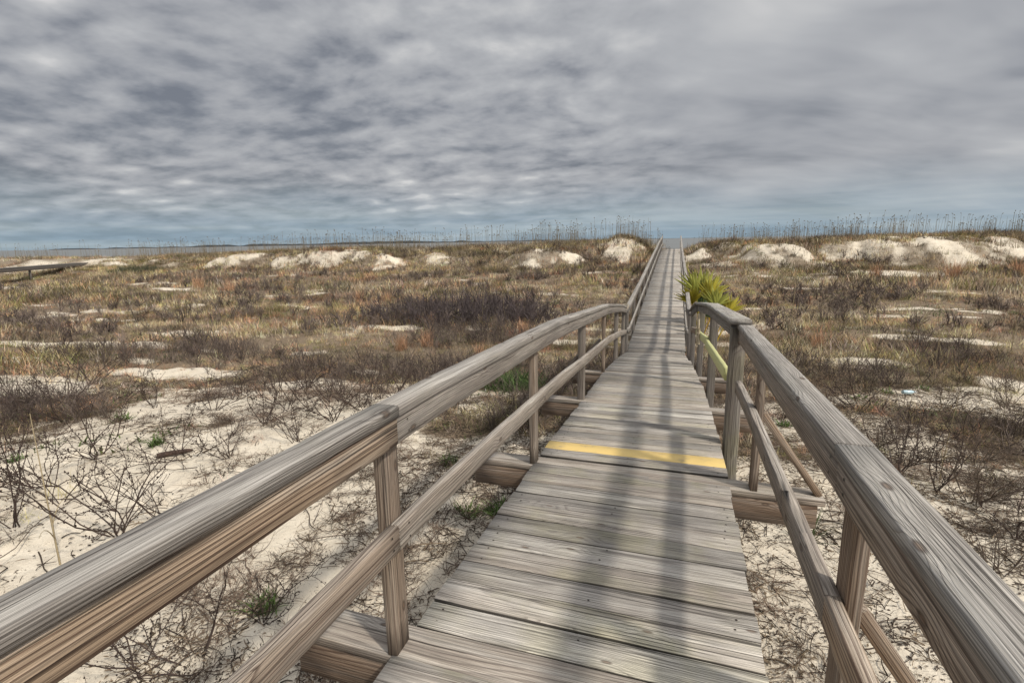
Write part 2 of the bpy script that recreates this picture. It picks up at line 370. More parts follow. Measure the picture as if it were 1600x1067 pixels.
# ------------------------------------------------------------------ world, sun, camera
SUN_DIR = np.array([.84, -.44, 1.0]); SUN_DIR /= np.linalg.norm(SUN_DIR)
SUN_EL = math.asin(SUN_DIR[2]); SUN_AZ = math.atan2(SUN_DIR[0], SUN_DIR[1])
def build_world():
    t = NT('World', True); scene.world = t.m
    d = t.vmath('NORMALIZE', t.n('ShaderNodeTexCoord').outputs['Generated'])
    x, y, z = t.sep(d)
    sky = t.n('ShaderNodeTexSky', sky_type='NISHITA', sun_disc=False, sun_elevation=SUN_EL, sun_rotation=SUN_AZ,
              air_density=1.0, dust_density=2.0, ozone_density=1.5)
    zz = t.math('ADD', t.math('MAXIMUM', z, 0.0), .20)
    px = t.math('DIVIDE', x, zz); py = t.math('DIVIDE', y, zz)
    P = t.comb(px, py, 0)
    rot = t.n('ShaderNodeVectorRotate', rotation_type='Z_AXIS'); t.put(rot.inputs['Vector'], P); rot.inputs['Angle'].default_value = -.5
    Q = rot.outputs[0]
    warp = t.noise(P, .9, 2, .5, out=1)
    Pw = t.vmath('ADD', P, t.vmath('SCALE', t.vmath('SUBTRACT', warp, (.5, .5, .5)), .28))
    sheet = t.noise(Pw, .8, 4, .5)                                            # broad light and dark sheets
    Pr = t.vmath('MULTIPLY', Pw, (1.0, 1.1, 1.0))
    mott = t.noise(Pr, 3.4, 4, .55)                                             # ribbed altocumulus
    fine = t.noise(Pr, 8.0, 4, .55)
    streakn = t.noise(t.vmath('MULTIPLY', t.vmath('ADD', Q, t.vmath('SCALE', warp, .6)), (.9, 2.2, 1)), 1.2, 4, .5)
    side = t.ramp(t.math('ADD', x, t.math('MULTIPLY', t.math('SUBTRACT', sheet, .5), .6)), -.28, .18, 1, 0)   # mottled to the west, smooth veil to the east
    rph = t.math('ADD', t.math('ADD', t.math('MULTIPLY', px, -5.0), t.math('MULTIPLY', py, 24.0)), t.math('MULTIPLY', t.noise(P, 1.4, 3, .5), 15.0))
    rip = t.math('MULTIPLY_ADD', t.math('SINE', rph), .5, .5)
    rph2 = t.math('ADD', t.math('ADD', t.math('MULTIPLY', px, 17.0), t.math('MULTIPLY', py, 5.0)), t.math('MULTIPLY', t.noise(P, 1.8, 4, .5), 17.0))
    rip2 = t.math('MULTIPLY_ADD', t.math('SINE', rph2), .5, .5)
    cell = t.math('MULTIPLY', rip, rip2)
    puff = t.math('ADD', t.math('MULTIPLY', mott, .52), t.math('MULTIPLY', fine, .34))
    puff = t.math('ADD', puff, t.math('MULTIPLY', t.math('SUBTRACT', cell, .25), t.ramp(sheet, .38, .62, .06, .24)))
    puff = t.math('ADD', puff, .055)
    smooth = t.math('ADD', t.math('MULTIPLY', streakn, .6), t.math('MULTIPLY', sheet, .4))
    v = t.math('ADD', t.math('MULTIPLY', puff, side), t.math('MULTIPLY', smooth, t.math('SUBTRACT', 1.0, side)))
    v = t.math('ADD', t.math('MULTIPLY', v, .64), t.math('MULTIPLY', sheet, .36))
    v = t.math('ADD', v, t.math('MULTIPLY', t.math('SUBTRACT', 1.0, side), -.012))
    v = t.math('ADD', v, t.ramp(z, .04, .40, -.015, .03))
    v = t.math('SUBTRACT', v, t.ramp(t.math('SUBTRACT', t.math('MULTIPLY', z, .6), x), .45, .95, 0, .05))
    v = t.ramp(v, .36, .64, 0, 1, smooth=False)
    c = t.n('ShaderNodeValToRGB'); e = c.color_ramp.elements
    e[0].position = 0; e[0].color = (.178, .188, .214, 1); e[1].position = 1; e[1].color = (.62, .615, .615, 1)
    for p_, c_ in ((.33, (.325, .336, .362, 1)), (.62, (.415, .425, .445, 1)), (.82, (.50, .505, .515, 1))):
        q = e.new(p_); q.color = c_
    t.put(c.inputs[0], v)
    cloud = c.outputs[0]
    # lower sky: thin bluish bands
    lowm = t.ramp(t.math('ADD', z, t.math('MULTIPLY', t.math('SUBTRACT', sheet, .5), .07)), .0, .125, 1, 0)
    bandn = t.noise(t.comb(t.math('MULTIPLY', x, 2.2), t.math('MULTIPLY', y, 2.2), t.math('MULTIPLY', z, 42)), 1.0, 4, .55)
    bandc = t.mix(t.ramp(bandn, .35, .68), (.235, .33, .41), (.39, .475, .52))
    cloud = t.mix(t.math('MULTIPLY', lowm, .9), cloud, bandc)
    # overhead and towards the veiled sun the sheet is much brighter (outside the picture)
    sd = t.math('MAXIMUM', t.vmath('DOT_PRODUCT', d, tuple(SUN_DIR), out='v'), 0.0)
    boost = t.math('ADD', t.ramp(z, .42, .95, 1.0, 1.75), t.math('MULTIPLY', t.math('POWER', sd, 5.0), 2.3))
    bg1 = t.n('ShaderNodeBackground'); t.put(bg1.inputs[0], sky.outputs[0]); bg1.inputs[1].default_value = .06
    bg2 = t.n('ShaderNodeBackground'); t.put(bg2.inputs[0], cloud); t.put(bg2.inputs[1], boost)
    mx = t.n('ShaderNodeMixShader')
    t.put(mx.inputs[0], t.ramp(v, 0, .5, .86, .98)); t.t.links.new(bg1.outputs[0], mx.inputs[1]); t.t.links.new(bg2.outputs[0], mx.inputs[2])
    o = t.n('ShaderNodeOutputWorld'); t.t.links.new(mx.outputs[0], o.inputs[0])
build_world()
sl = bpy.data.lights.new('sun', 'SUN'); sl.energy = 2.8; sl.angle = math.radians(3.4); sl.color = (1.0, .93, .82)
so = bpy.data.objects.new('sun', sl); C.objects.link(so)
so.rotation_euler = Vector(-SUN_DIR).to_track_quat('-Z', 'Y').to_euler(); so.location = (30, -20, 40)

cam = bpy.data.cameras.new('camera'); co = bpy.data.objects.new('camera', cam); C.objects.link(co); scene.camera = co
F_PX, PIT, ROLL, YAW, CX, CH = 791.49, .195336, .0184922, .32084, .2369, 1.40239
cam.sensor_width = 36; cam.lens = F_PX / 1600 * 36; cam.clip_start = .02; cam.clip_end = 20000
def cam_axes():
    F0 = np.array([-math.sin(YAW), math.cos(YAW), 0]); R0 = np.array([math.cos(YAW), math.sin(YAW), 0]); Uz = np.array([0, 0, 1.])
    F = F0 * math.cos(PIT) - Uz * math.sin(PIT); U1 = F0 * math.sin(PIT) + Uz * math.cos(PIT)
    return R0 * math.cos(ROLL) - U1 * math.sin(ROLL), U1 * math.cos(ROLL) + R0 * math.sin(ROLL), F
from mathutils import Matrix
R_, U_, F_ = cam_axes()
co.matrix_world = Matrix(((R_[0], U_[0], -F_[0], CX), (R_[1], U_[1], -F_[1], 0), (R_[2], U_[2], -F_[2], CH), (0, 0, 0, 1)))
vs = scene.view_settings; vs.view_transform = 'Standard'; vs.look = 'None'; vs.exposure = .12; vs.gamma = 1; vs.use_curve_mapping = False
scene.cycles.max_bounces = 6; scene.cycles.diffuse_bounces = 3; scene.cycles.use_denoising = True

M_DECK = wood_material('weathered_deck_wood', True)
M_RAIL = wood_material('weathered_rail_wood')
M_YEL = paint_material('yellow_paint', (.72, .52, .19), .64)
M_LIME = paint_material('yellow_green_paint', (.58, .58, .27), .70)
M_NAIL = plain_material('rusty_nail', (.05, .035, .028), .7)
M_ROPE = plain_material('frayed_rope', (.46, .40, .31), .9, 90)

# ------------------------------------------------------------------ ground
def build_ground():
    def axis(lo, hi, core, h0, g, lim):
        a, b = core; pts = list(np.arange(a, b, h0)); h = h0; v = pts[-1]
        while v < hi: h *= (g if v < lim[1] else 1.09); v += h; pts.append(v)
        h = h0; v = a; pre = []
        while v > lo: h *= (g if v > lim[0] else 1.09); v -= h; pre.append(v)
        return np.array(pre[::-1] + pts)
    xs = axis(-900, 900, (-7, 5), .08, 1.008, (-45, 22)); ys = axis(-60, 420, (.2, 9), .08, 1.006, (-1, 44))
    X, Y = np.meshgrid(xs, ys); Z = zground(X, Y); S = sandmask(X, Y)
    n, m = X.shape; idx = np.arange(n * m).reshape(n, m)
    F = np.stack([idx[:-1, :-1], idx[:-1, 1:], idx[1:, 1:], idx[1:, :-1]], -1).reshape(-1, 4)
    V = np.stack([X.ravel(), Y.ravel(), Z.ravel()], 1)
    me = mesh_from('ground', V, F, sand_material(), {'veg': ('FLOAT', ((1 - S) * np.where(Y > 30, .70, 1)).ravel())}, smooth=True)
    return tag(link('ground', me), 'pale beach sand and low dunes under dry scrub', None, None, 'structure')
build_ground()
def build_sea():
    ys = np.concatenate([np.arange(60, 400, 8.), np.geomspace(400, 15000, 40)]); xs = np.linspace(-15000, 15000, 61)
    X, Y = np.meshgrid(xs, ys); n, m = X.shape; idx = np.arange(n * m).reshape(n, m)
    F = np.stack([idx[:-1, :-1], idx[:-1, 1:], idx[1:, 1:], idx[1:, :-1]], -1).reshape(-1, 4)
    me = mesh_from('water', np.stack([X.ravel(), Y.ravel(), X.ravel() * 0 - 2.75], 1), F, water_material())
    tag(link('water', me), 'flat grey sea beyond the dunes', None, None, 'structure')
build_sea()
def build_shore():
    # low wooded coast far across the water, thinning out to the right
    s = np.linspace(0, 1, 260); x = -9000 + s * 9300; y = 5200 + 500 * np.sin(s * 2.2)
    h = (9 + 22 * (.5 + fbm(s * 40, s * 0, 5, 4))) * sstep(1.0, .55, s) * sstep(-.02, .03, s) + 1.5
    h = h * (.55 + .45 * sstep(.15, .4, s))
    rows = [(-60, -4, 0), (-30, 0, .9), (0, 0, 1.0), (60, 0, .8), (160, -4, 0)]
    V = np.concatenate([np.stack([x, y + o, -2.75 + b + k * h], 1) for o, b, k in rows]); n = len(s)
    r = np.arange(n - 1); F = np.concatenate([np.stack([r + k * n, r + 1 + k * n, r + 1 + (k + 1) * n, r + (k + 1) * n], 1) for k in range(4)])
    me = mesh_from('far_shore', V, F, plain_material('far_woodland', (.045, .055, .065), .95, .01))
    tag(link('far_shore', me), 'thin dark wooded coastline on the horizon', None, None, 'structure')
build_shore()

# ------------------------------------------------------------------ boardwalk
WALK = empty('boardwalk', (-.05, 0, -.75), 'long weathered grey plank boardwalk with handrails running over the dunes to the sea', 'boardwalk')
def wp(y, off, up): return (float(dx(y)) + off, y, float(dz(y)) + up)
def slope_up(y):
    e = .05; s = (dz(y + e) - dz(y - e)) / (2 * e); v = np.array([0, -s, 1]); return v / np.linalg.norm(v)
OUT_Y = [-.46, 1.37, 3.07, 4.88, 6.68]                # outrigger planks carrying near posts
YEL_Y = 3.385
def build_deck():
    d = Boards(); yb = None; y = -2.1; pitch = .1448; nails = []
    stations = []
    while y < 38.4: stations.append(y); y += pitch * RNG.uniform(.985, 1.015)
    for i, y in enumerate(stations):
        near = y < 12
        o = [k for k in OUT_Y if abs(k - y) < pitch / 2]
        yel = abs(y - YEL_Y) < pitch / 2
        L, Rr = -.60 + RNG.normal(0, .0035), .605 + RNG.normal(0, .004)
        if y < 8.9: pass
        elif y < 11: L += .02; Rr -= .03
        zoff = -.019 + RNG.normal(0, .0018); tilt = RNG.normal(0, .0018); skew = RNG.normal(0, .002)
        far = sstep(4, 16, y)
        tint = (RNG.uniform(.0, .25), float(np.clip(RNG.normal(.70, .20) + .10 * far - .34 * (10.3 < y < 12.7), .2, 1.0)), RNG.uniform(.1, .95 if y < 3 else .45) * (1 - .75 * far))
        if o:
            continue
        tgt = Boards() if yel else d
        a = wp(y + skew, L, zoff + tilt); b = wp(y - skew, Rr, zoff - tilt)
        tgt.add([a, b], (.156 if yel else .136) if near else .134, .040 if not yel else .044, slope_up(y), tint if not yel else (0, .6, 0), .0035 if y > 6 else .005, .15 if y < 6 else .6, .0011 if y < 8 else 0)
        if yel: yb = tgt
        if y < 9:
            for xo in (-.53, .0, .535):
                for yo in (-.035, .037):
                    nails.append((xo + RNG.normal(0, .012), y + yo + RNG.normal(0, .006)))
    if yb: yb.build('warning_board', M_YEL, WALK, 'plank painted bright yellow across the walk')
    for (xo, y) in nails:
        c = np.array(wp(y, xo, 0.0012)); a = np.array([.4, 1.97, 3.54, 5.11]) + RNG.random(); r = .0058
        d.extra(np.stack([c[0] + r * np.cos(a), c[1] + r * np.sin(a), c[2] + a * 0 + .0008], 1), np.array([[0, 1, 2, 3]]))
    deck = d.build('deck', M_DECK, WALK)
    # outriggers: plank lying flat, beam on edge under its near side
    for y in OUT_Y:
        b = Boards(); left, right = -1.04, 1.09
        b.add([wp(y, left, -.018), wp(y, right, -.018)], .155, .038, slope_up(y), (.38, .58, .15), .004, .12, .001)
        b.build('outrigger_plank', M_RAIL, WALK)
        b = Boards(); b.add([wp(y - .055, left + .03, -.109), wp(y - .055, right - .035, -.109)], .038, .14, (0, 0, 1), (.75, .30, 0), .004, .15, .001)
        b.build('cross_beam', M_RAIL, WALK)
    for s in (-1, 1):                                       # stringers under the planks
        b = Boards(); yy = np.concatenate([np.arange(-2, 12, .5), np.arange(12, 38.5, 1.5)])
        b.add([wp(v, s * .50, -.125) for v in yy], .045, .165, (0, 0, 1), (.3, .25, .1), .004, 1, 0)
        b.build('stringer', M_RAIL, WALK)
    for y in (-.4, 1.45, 3.2, 4.7, 6.6, 8.5):
        for s in (-1, 1):
            z0 = float(zground(np.array(dx(y) + s * .44), np.array(y))) - .25
            b = Boards(); b.add([(float(dx(y)) + s * .44, y + .1, z0), wp(y + .1, s * .44, -.06)], .09, .09, (0, 1, 0), (.3, .25, .2), .005, .3, 0)
            b.build('pile', M_RAIL, WALK)
build_deck()

def rail(name, ys, side, off, label, cap_w=.089, h=.90, breaks=(), board=True, tints=None, straight=False, pins=()):
    """a handrail: flat cap on a board set on edge; returns the part"""
    b = Boards(); s = side
    yy = [ys[0]] + [v for v in breaks] + [ys[1]]
    for k in range(len(yy) - 1):
        t0 = yy[k] + .003; t1 = yy[k + 1] - .003
        v = [t0, t1] if straight else np.linspace(t0, t1, max(2, int((t1 - t0) / .35) + 1)); lift = RNG.normal(0, .002)
        hz = (lambda q: h(q)) if callable(h) else (lambda q: h)
        tc, tb = (tints or [((.12, .55, .1), (.6, .55, .0))] * 9)[k]
        j = RNG.normal(0, .0025)
        b.add([wp(q, s * (off + .0 + (cap_w - .089) / 2) + j, hz(q) - .019 + lift) for q in v], cap_w, .038, (0, 0, 1), tc, .0045, .15, .0010)
        if board:
            b.add([wp(q, s * (off - .015) + j, hz(q) - .041 - .0455) for q in v], .038, .089, (0, 0, 1), tb, .004, .15, .0010)
    if pins: nails(b, pins, s, off - .034, lambda q: hz(q) - .0865)
    return b.build(name, M_RAIL, WALK, label)

def nails(b, ys, s, face, up, rows=(-.022, .022)):
    for y in ys:
        for dv in rows:
            c = np.array(wp(y + RNG.normal(0, .004), s * face, up(y) + dv + RNG.normal(0, .003))); r = .0052; a = np.array([.4, 1.97, 3.54, 5.11])[::(1 if s < 0 else -1)]
            c[0] -= s * .0022
            b.extra(np.stack([c[0] + a * 0, c[1] + r * np.cos(a), c[2] + r * np.sin(a)], 1), np.array([[0, 1, 2, 3]]))
def post(parent, y, side, off, top, base=None, w=.038, d=.089, tint=(.6, .5, .05), dy=0):
    b = Boards(); x0 = float(dx(y)) + side * off
    z1 = float(dz(y)) + top
    z0 = float(dz(y)) + .002 if base is None else base
    b.add([(x0, y + dy, z0), (x0, y + dy, z1)], w, d, (0, 1, 0), tint, .004, .12, .001)
    return b.build('post', M_RAIL, parent)

def gz(x, y): return float(zground(np.array(float(x)), np.array(float(y))))
HZ = lambda q: .90 + .03 * sstep(4, 9, q)
# --- left rail of the near span
grey_tan = ((.06, .42, .1), (.80, .74, .0)); grey_grey = ((.08, .56, .1), (.18, .46, .05))
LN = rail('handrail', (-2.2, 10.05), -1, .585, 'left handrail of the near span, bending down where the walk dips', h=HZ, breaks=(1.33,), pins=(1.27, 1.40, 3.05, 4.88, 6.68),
          tints=[grey_tan, grey_grey])
MIDH = lambda q: .50 - .03 * sstep(1.5, 5, q)
b = Boards(); b.add([wp(v, -.567, MIDH(v) - .045) for v in np.linspace(-2.2, 1.30, 9)], .038, .089, (0, 0, 1), (.55, .52, 0), .004, .15, .001); nails(b, (1.26,), -1, .548, lambda q: MIDH(q) - .045); b.build('mid_rail', M_RAIL, LN)
b = Boards(); b.add([wp(v, -.566, MIDH(v) - .045) for v in np.linspace(1.303, 10.0, 25)], .038, .089, (0, 0, 1), (.30, .62, .05), .004, .15, .001); nails(b, (1.36, 3.06, 4.88), -1, .547, lambda q: MIDH(q) - .045); b.build('mid_rail', M_RAIL, LN)
for y in (-.46, 1.36, 3.07, 6.68):
    post(LN, y, -1, .606, float(HZ(y)) - .04, dy=-.02)
for y in (4.88, 8.55, 10.0):
    post(LN, y, -1, .618, float(HZ(y)) - .04, gz(dx(y) - .62, y) - .2, .062, .089, (.25, .35, .2))
for y in (4.88, 6.68):
    b = Boards(); b.add([wp(y + .05, -1.0, .01), wp(y + .05, -.66, .44)], .038, .05, (0, 1, 0), (.4, .4, .1)); b.build('brace', M_RAIL, LN)
# --- right rail of the near span
RN = rail('handrail', (-2.2, 3.80), 1, .708, 'right handrail of the near span beside the yellow plank', h=lambda q: .90, breaks=(1.36,), straight=True, pins=(1.30, 1.42, 3.05),
          tints=[((.02, .52, .05), (.48, .62, .05)), ((.05, .56, .05), (.42, .60, .1))])
b = Boards(); b.add([wp(v, .688, .50 - .045) for v in np.linspace(-2.2, 1.33, 9)], .038, .089, (0, 0, 1), (.85, .72, 0), .004, .15, .001); b.build('mid_rail', M_RAIL, RN)
b = Boards(); b.add([wp(v, .689, .50 - .045) for v in np.linspace(1.333, 3.74, 9)], .038, .089, (0, 0, 1), (.35, .55, 0), .004, .15, .001); b.build('mid_rail', M_RAIL, RN)
for y in (-.46, 1.37, 3.07):
    post(RN, y, 1, .728, .86, dy=-.02, tint=(.8, .42, 0))
for y in (1.37, 3.07):
    b = Boards(); b.add([wp(y - .01, 1.07, .004), wp(y - .01, .752, .46)], .05, .038, (.8, 0, .6), (.85, .55, 0), .003, .12, .0008); b.build('brace', M_RAIL, RN)
y = 3.84
bp = Boards(); bp.add([(float(dx(y)) + .675, y, gz(.67, y) - .2), wp(y, .675, .865)], .098, .098, (0, 1, 0), (.15, .36, .55), .007, .12, .002); bp.build('corner_post', M_RAIL, RN, 'thick greenish weathered corner post')
# --- right rail of the ramp with wide lichened cap and yellow-green middle rail
RM = Boards()
hm = lambda q: .935 + .045 * sstep(3.8, 8, q)
v = (3.72, 6.15, 8.2); RM.add([wp(q, .675, hm(q) - .019) for q in v], .14, .040, (0, 0, 1), (.0, .66, .35), .009, .15, .002)
v = np.linspace(8.204, 9.9, 5); RM.add([wp(q, .655, hm(q) - .019 - .05 * (q - 8.2)) for q in v], .14, .040, (0, 0, 1), (.0, .36, .3), .009, .15, .002)
v = (3.9, 6.15, 8.2); RM.add([wp(q, .655, hm(q) - .09) for q in v], .038, .095, (0, 0, 1), (.1, .42, .2), .004, .15, .002)
v = np.linspace(8.204, 9.85, 5); RM.add([wp(q, .635, hm(q) - .09 - .05 * (q - 8.2)) for q in v], .038, .095, (0, 0, 1), (.1, .30, .2), .004, .15, .002)
RM = RM.build('handrail', M_RAIL, WALK, 'right handrail on the ramp with wide lichened cap board')
for y in (6.15, 8.1, 9.75):
    post(RM, y, 1, .70 - .03 * (y > 9), float(hm(y)) - .045 - .05 * max(0, y - 8.2), gz(dx(y) + .7, y) - .2, .085, .095, (.1, .28, .4))
b = Boards(); b.add([wp(q, .632, .50) for q in (3.95, 6.12)], .036, .092, (0, 0, 1), (.3, .6, .3)); b.build('mid_rail', M_LIME, RM, 'middle rail board painted yellow green')
b = Boards(); b.add([wp(q, .640, .52) for q in (6.14, 8.1)], .036, .092, (0, 0, 1), (.3, .6, .3)); b.build('mid_rail', M_LIME, RM, 'middle rail board painted yellow green')
b = Boards(); b.add([wp(q, .635, .53) for q in (8.12, 9.7)], .036, .092, (0, 0, 1), (.8, .6, .1)); b.build('mid_rail', M_RAIL, RM)
# --- rails of the far span
LF = rail('handrail', (10.3, 38.3), -1, .60, 'left handrail of the far span climbing to the dune crest', h=lambda q: .97 - .05 * sstep(11, 16, q), breaks=(15, 19.8, 24.6, 29.4, 34),
          tints=[((.08, .52, .1), (.1, .30, .1))] * 6)
RF = rail('handrail', (10.2, 38.3), 1, .63, 'right handrail of the far span climbing to the dune crest', h=lambda q: .92, breaks=(15, 19.8, 24.6, 29.4, 34),
          tints=[((.08, .52, .1), (.1, .30, .1))] * 6)
for P_, s, o in ((LF, -1, .60), (RF, 1, .63)):
    b = Boards(); b.add([wp(q, s * (o - .035), .50 - .045) for q in np.linspace(10.4, 38.2, 60)], .038, .089, (0, 0, 1), (.1, .48, .1), .004, .5, .001); b.build('mid_rail', M_RAIL, P_)
    for k, y in enumerate(np.linspace(10.9, 38.2, 15)):
        post(P_, float(y), s, o + .02, .86, gz(dx(y) + s * (o + .02), y) - .15, .07, .089, (.1, .25, .2))

# ------------------------------------------------------------------ small things on the walk
def tube(pts, rad, sides=6):
    P = np.array(pts, float); n = len(P); T = np.gradient(P, axis=0); T /= np.linalg.norm(T, axis=1)[:, None] + 1e-9
    ref = np.where(np.abs(T[:, 2:3]) > .9, np.array([[1., 0, 0]]), np.array([[0, 0, 1.]]))
    S = np.cross(T, ref); S /= np.linalg.norm(S, axis=1)[:, None]; U = np.cross(S, T)
    a = np.arange(sides) * 2 * PI / sides; rad = np.broadcast_to(np.asarray(rad, float), (n,))
    V = P[:, None] + rad[:, None, None] * (np.cos(a)[None, :, None] * S[:, None] + np.sin(a)[None, :, None] * U[:, None])
    r = np.arange(n - 1)[:, None] * sides; k = np.arange(sides); k2 = (k + 1) % sides
    F = np.stack([r + k, r + k2, r + sides + k2, r + sides + k], -1).reshape(-1, 4)
    return V.reshape(-1, 3), F
def joined(parts):
    V = []; F = []; n = 0
    for v, f in parts: V.append(v); F.append(f + n); n += len(v)
    return np.concatenate(V), np.concatenate(F)
def rope_thing(cx, cy, cz, label, loops, tail):
    parts = []
    for k in range(loops):
        a = np.linspace(0, 2 * PI, 15); r = .045 + .012 * RNG.random(); tl = RNG.uniform(-.5, .5)
        parts.append(tube(np.stack([np.cos(a) * r * 1.5, np.sin(a) * r * 1.5 + .0, np.sin(a + tl) * .03 + .01 * k - .02], 1), .009, 6))
    for k in range(tail):
        q = np.linspace(0, 1, 9); ax = RNG.uniform(-.06, .06); parts.append(tube(np.stack([ax + .05 * np.sin(q * 5 + k), -.07 + .02 * np.cos(q * 4), -q * RNG.uniform(.12, .3)], 1), .008, 6))
    V, F = joined(parts); me = mesh_from('rope', V, F, M_ROPE, smooth=True); o = link('rope', me); o.location = (cx, cy, cz)
    tag(o, label, 'rope')
rope_thing(*wp(9.9, -.60, .935), 'grey rope knotted over the left rail where the walk dips', 3, 1)
x_, y_, z_ = wp(7.15, .60, .70)
q = np.linspace(0, 2 * PI, 21)
parts = [tube(np.stack([q * 0 + .0, np.sin(q) * .05, np.cos(q) * .11], 1), .014, 7), tube(np.stack([q[:9] * 0 - .01, .02 * np.sin(q[:9] * 3), -.08 - q[:9] * .10], 1), .013, 7), tube(np.stack([q[:9] * 0 + .012, -.03 + .02 * np.sin(q[:9] * 2), -.08 - q[:9] * .085], 1), .013, 7)]
V, F = joined(parts); o = link('rope', mesh_from('rope', V, F, plain_material('pale_rope', (.66, .56, .40), .9, 80), smooth=True)); o.location = (x_ - .0, y_, z_)
tag(o, 'pale loop of rope hanging on the right ramp railing', 'rope')
# ------------------------------------------------------------------ plants
M_GRASS = leaf_material('dry_grass_blades', .8, .18, .3)
M_TWIG = leaf_material('bare_twigs', .85, 0, .3)
M_LEAF = leaf_material('green_leaves', .55, .2, .2)
PALM = leaf_material('palmetto_leaf', .45, .25, .15)

def blades(n, h, spread, curl, w, rng, lean=.25, segs=2):
    """n grass blades: V (n*(2*segs+1),3), F tris, t height fraction"""
    az = rng.uniform(0, 2 * PI, n); L = h * rng.uniform(.45, 1.0, n); ln = lean * rng.uniform(.2, 1.6, n); cu = curl * rng.uniform(.2, 1.8, n)
    r0 = spread * np.sqrt(rng.random(n)); a0 = rng.uniform(0, 2 * PI, n)
    bx, by = r0 * np.cos(a0), r0 * np.sin(a0)
    t = np.linspace(0, 1, segs + 1)
    ang = ln[:, None] + cu[:, None] * t[None]
    dxy = np.cumsum(np.sin(ang), 1) - np.sin(ang[:, :1]); dzz = np.cumsum(np.cos(ang), 1) - np.cos(ang[:, :1])
    k = (L / segs)[:, None]
    cx = bx[:, None] + np.cos(az)[:, None] * dxy * k; cy = by[:, None] + np.sin(az)[:, None] * dxy * k; cz = dzz * k - .01
    px, py = -np.sin(az + rng.uniform(-.9, .9, n)), np.cos(az)
    V = []; tt = []
    for s in range(segs):
        ww = w * (1 - .75 * s / segs) * rng.uniform(.6, 1.3, n)
        for sg in (-.5, .5):
            V.append(np.stack([cx[:, s] + px * ww * sg, cy[:, s] + py * ww * sg, cz[:, s]], 1)); tt.append(np.full(n, s / segs))
    V.append(np.stack([cx[:, segs], cy[:, segs], cz[:, segs]], 1)); tt.append(np.ones(n))
    V = np.stack(V, 1); nv = 2 * segs + 1
    f = []
    for s in range(segs - 1): f += [(2 * s, 2 * s + 1, 2 * s + 3), (2 * s, 2 * s + 3, 2 * s + 2)]
    f.append((2 * segs - 2, 2 * segs - 1, 2 * segs))
    F = (np.arange(n)[:, None, None] * nv + np.array(f)[None]).reshape(-1, 3)
    vid = np.repeat(np.arange(n), nv)
    return V.reshape(-1, 3), F, np.stack(tt, 1).reshape(-1), vid

def twig_lines(rng, h, n0, spread, levels=2, kids=(3, 5), wander=.35, up=.6):
    """polylines (pts, r0, r1) of a bare branching plant"""
    out = []
    def grow(p, d, L, r, lv):
        n = 6; pts = [p.copy()]; dirs = []
        dd = d.copy()
        for i in range(n):
            dd = dd + rng.normal(0, wander / n * 2.2, 3) + np.array([0, 0, up * .08]); dd /= np.linalg.norm(dd)
            p = p + dd * L / n; pts.append(p.copy()); dirs.append(dd.copy())
        out.append((np.array(pts), r, r * .45))
        if lv > 0:
            for k in range(rng.integers(*kids)):
                i = rng.integers(1, n); q = dirs[i] + rng.normal(0, .55, 3); q[2] = abs(q[2]) * .9 + .08; q /= np.linalg.norm(q)
                grow(pts[i].copy(), q, L * rng.uniform(.35, .65), r * .6, lv - 1)
    for k in range(n0):
        a = rng.uniform(0, 2 * PI); t = spread * rng.uniform(.3, 1.2)
        d = np.array([math.sin(t) * math.cos(a), math.sin(t) * math.sin(a), math.cos(t)])
        grow(np.array([rng.normal(0, .02), rng.normal(0, .02), -.03]), d, h * rng.uniform(.6, 1.05),   .0044 * (h / .5) ** .5, levels)
    return out

def ribbons(lines, rng, wmul=1.0, sides=2):
    V = []; F = []; n = 0
    for pts, r0, r1 in lines:
        if sides >= 3:
            v, f = tube(pts, np.linspace(r0, r1, len(pts)) * wmul, sides); V.append(v); F.append(f + n); n += len(v)
        else:
            m = len(pts); s = rng.normal(0, 1, 3); s /= np.linalg.norm(s); r = np.linspace(r0, r1, m)[:, None] * wmul * 1.3
            V.append(np.concatenate([pts - s * r, pts + s * r])); k = np.arange(m - 1)
            F.append(np.stack([k, k + 1, k + 1 + m, k + m], 1) + n); n += 2 * m
    return np.concatenate(V), np.concatenate(F)

def buds(lines, rng, per=5, r=.006):
    C_ = []
    for pts, r0, r1 in lines:
        k = rng.integers(1, len(pts), per); C_.append(pts[k] + rng.normal(0, .006, (per, 3)))
    C_ = np.concatenate(C_); m = len(C_); s = r * rng.uniform(.6, 1.7, m)
    o = np.array([(1, 0, 0), (-1, 0, 0), (0, 1, 0), (0, -1, 0), (0, 0, 1.4), (0, 0, -1.2)]) * 1.0
    V = (C_[:, None] + o[None] * s[:, None, None]).reshape(-1, 3)
    f = np.array([(0, 2, 4), (2, 1, 4), (1, 3, 4), (3, 0, 4), (2, 0, 5), (1, 2, 5), (3, 1, 5), (0, 3, 5)])
    return V, (np.arange(m)[:, None, None] * 6 + f[None]).reshape(-1, 3)

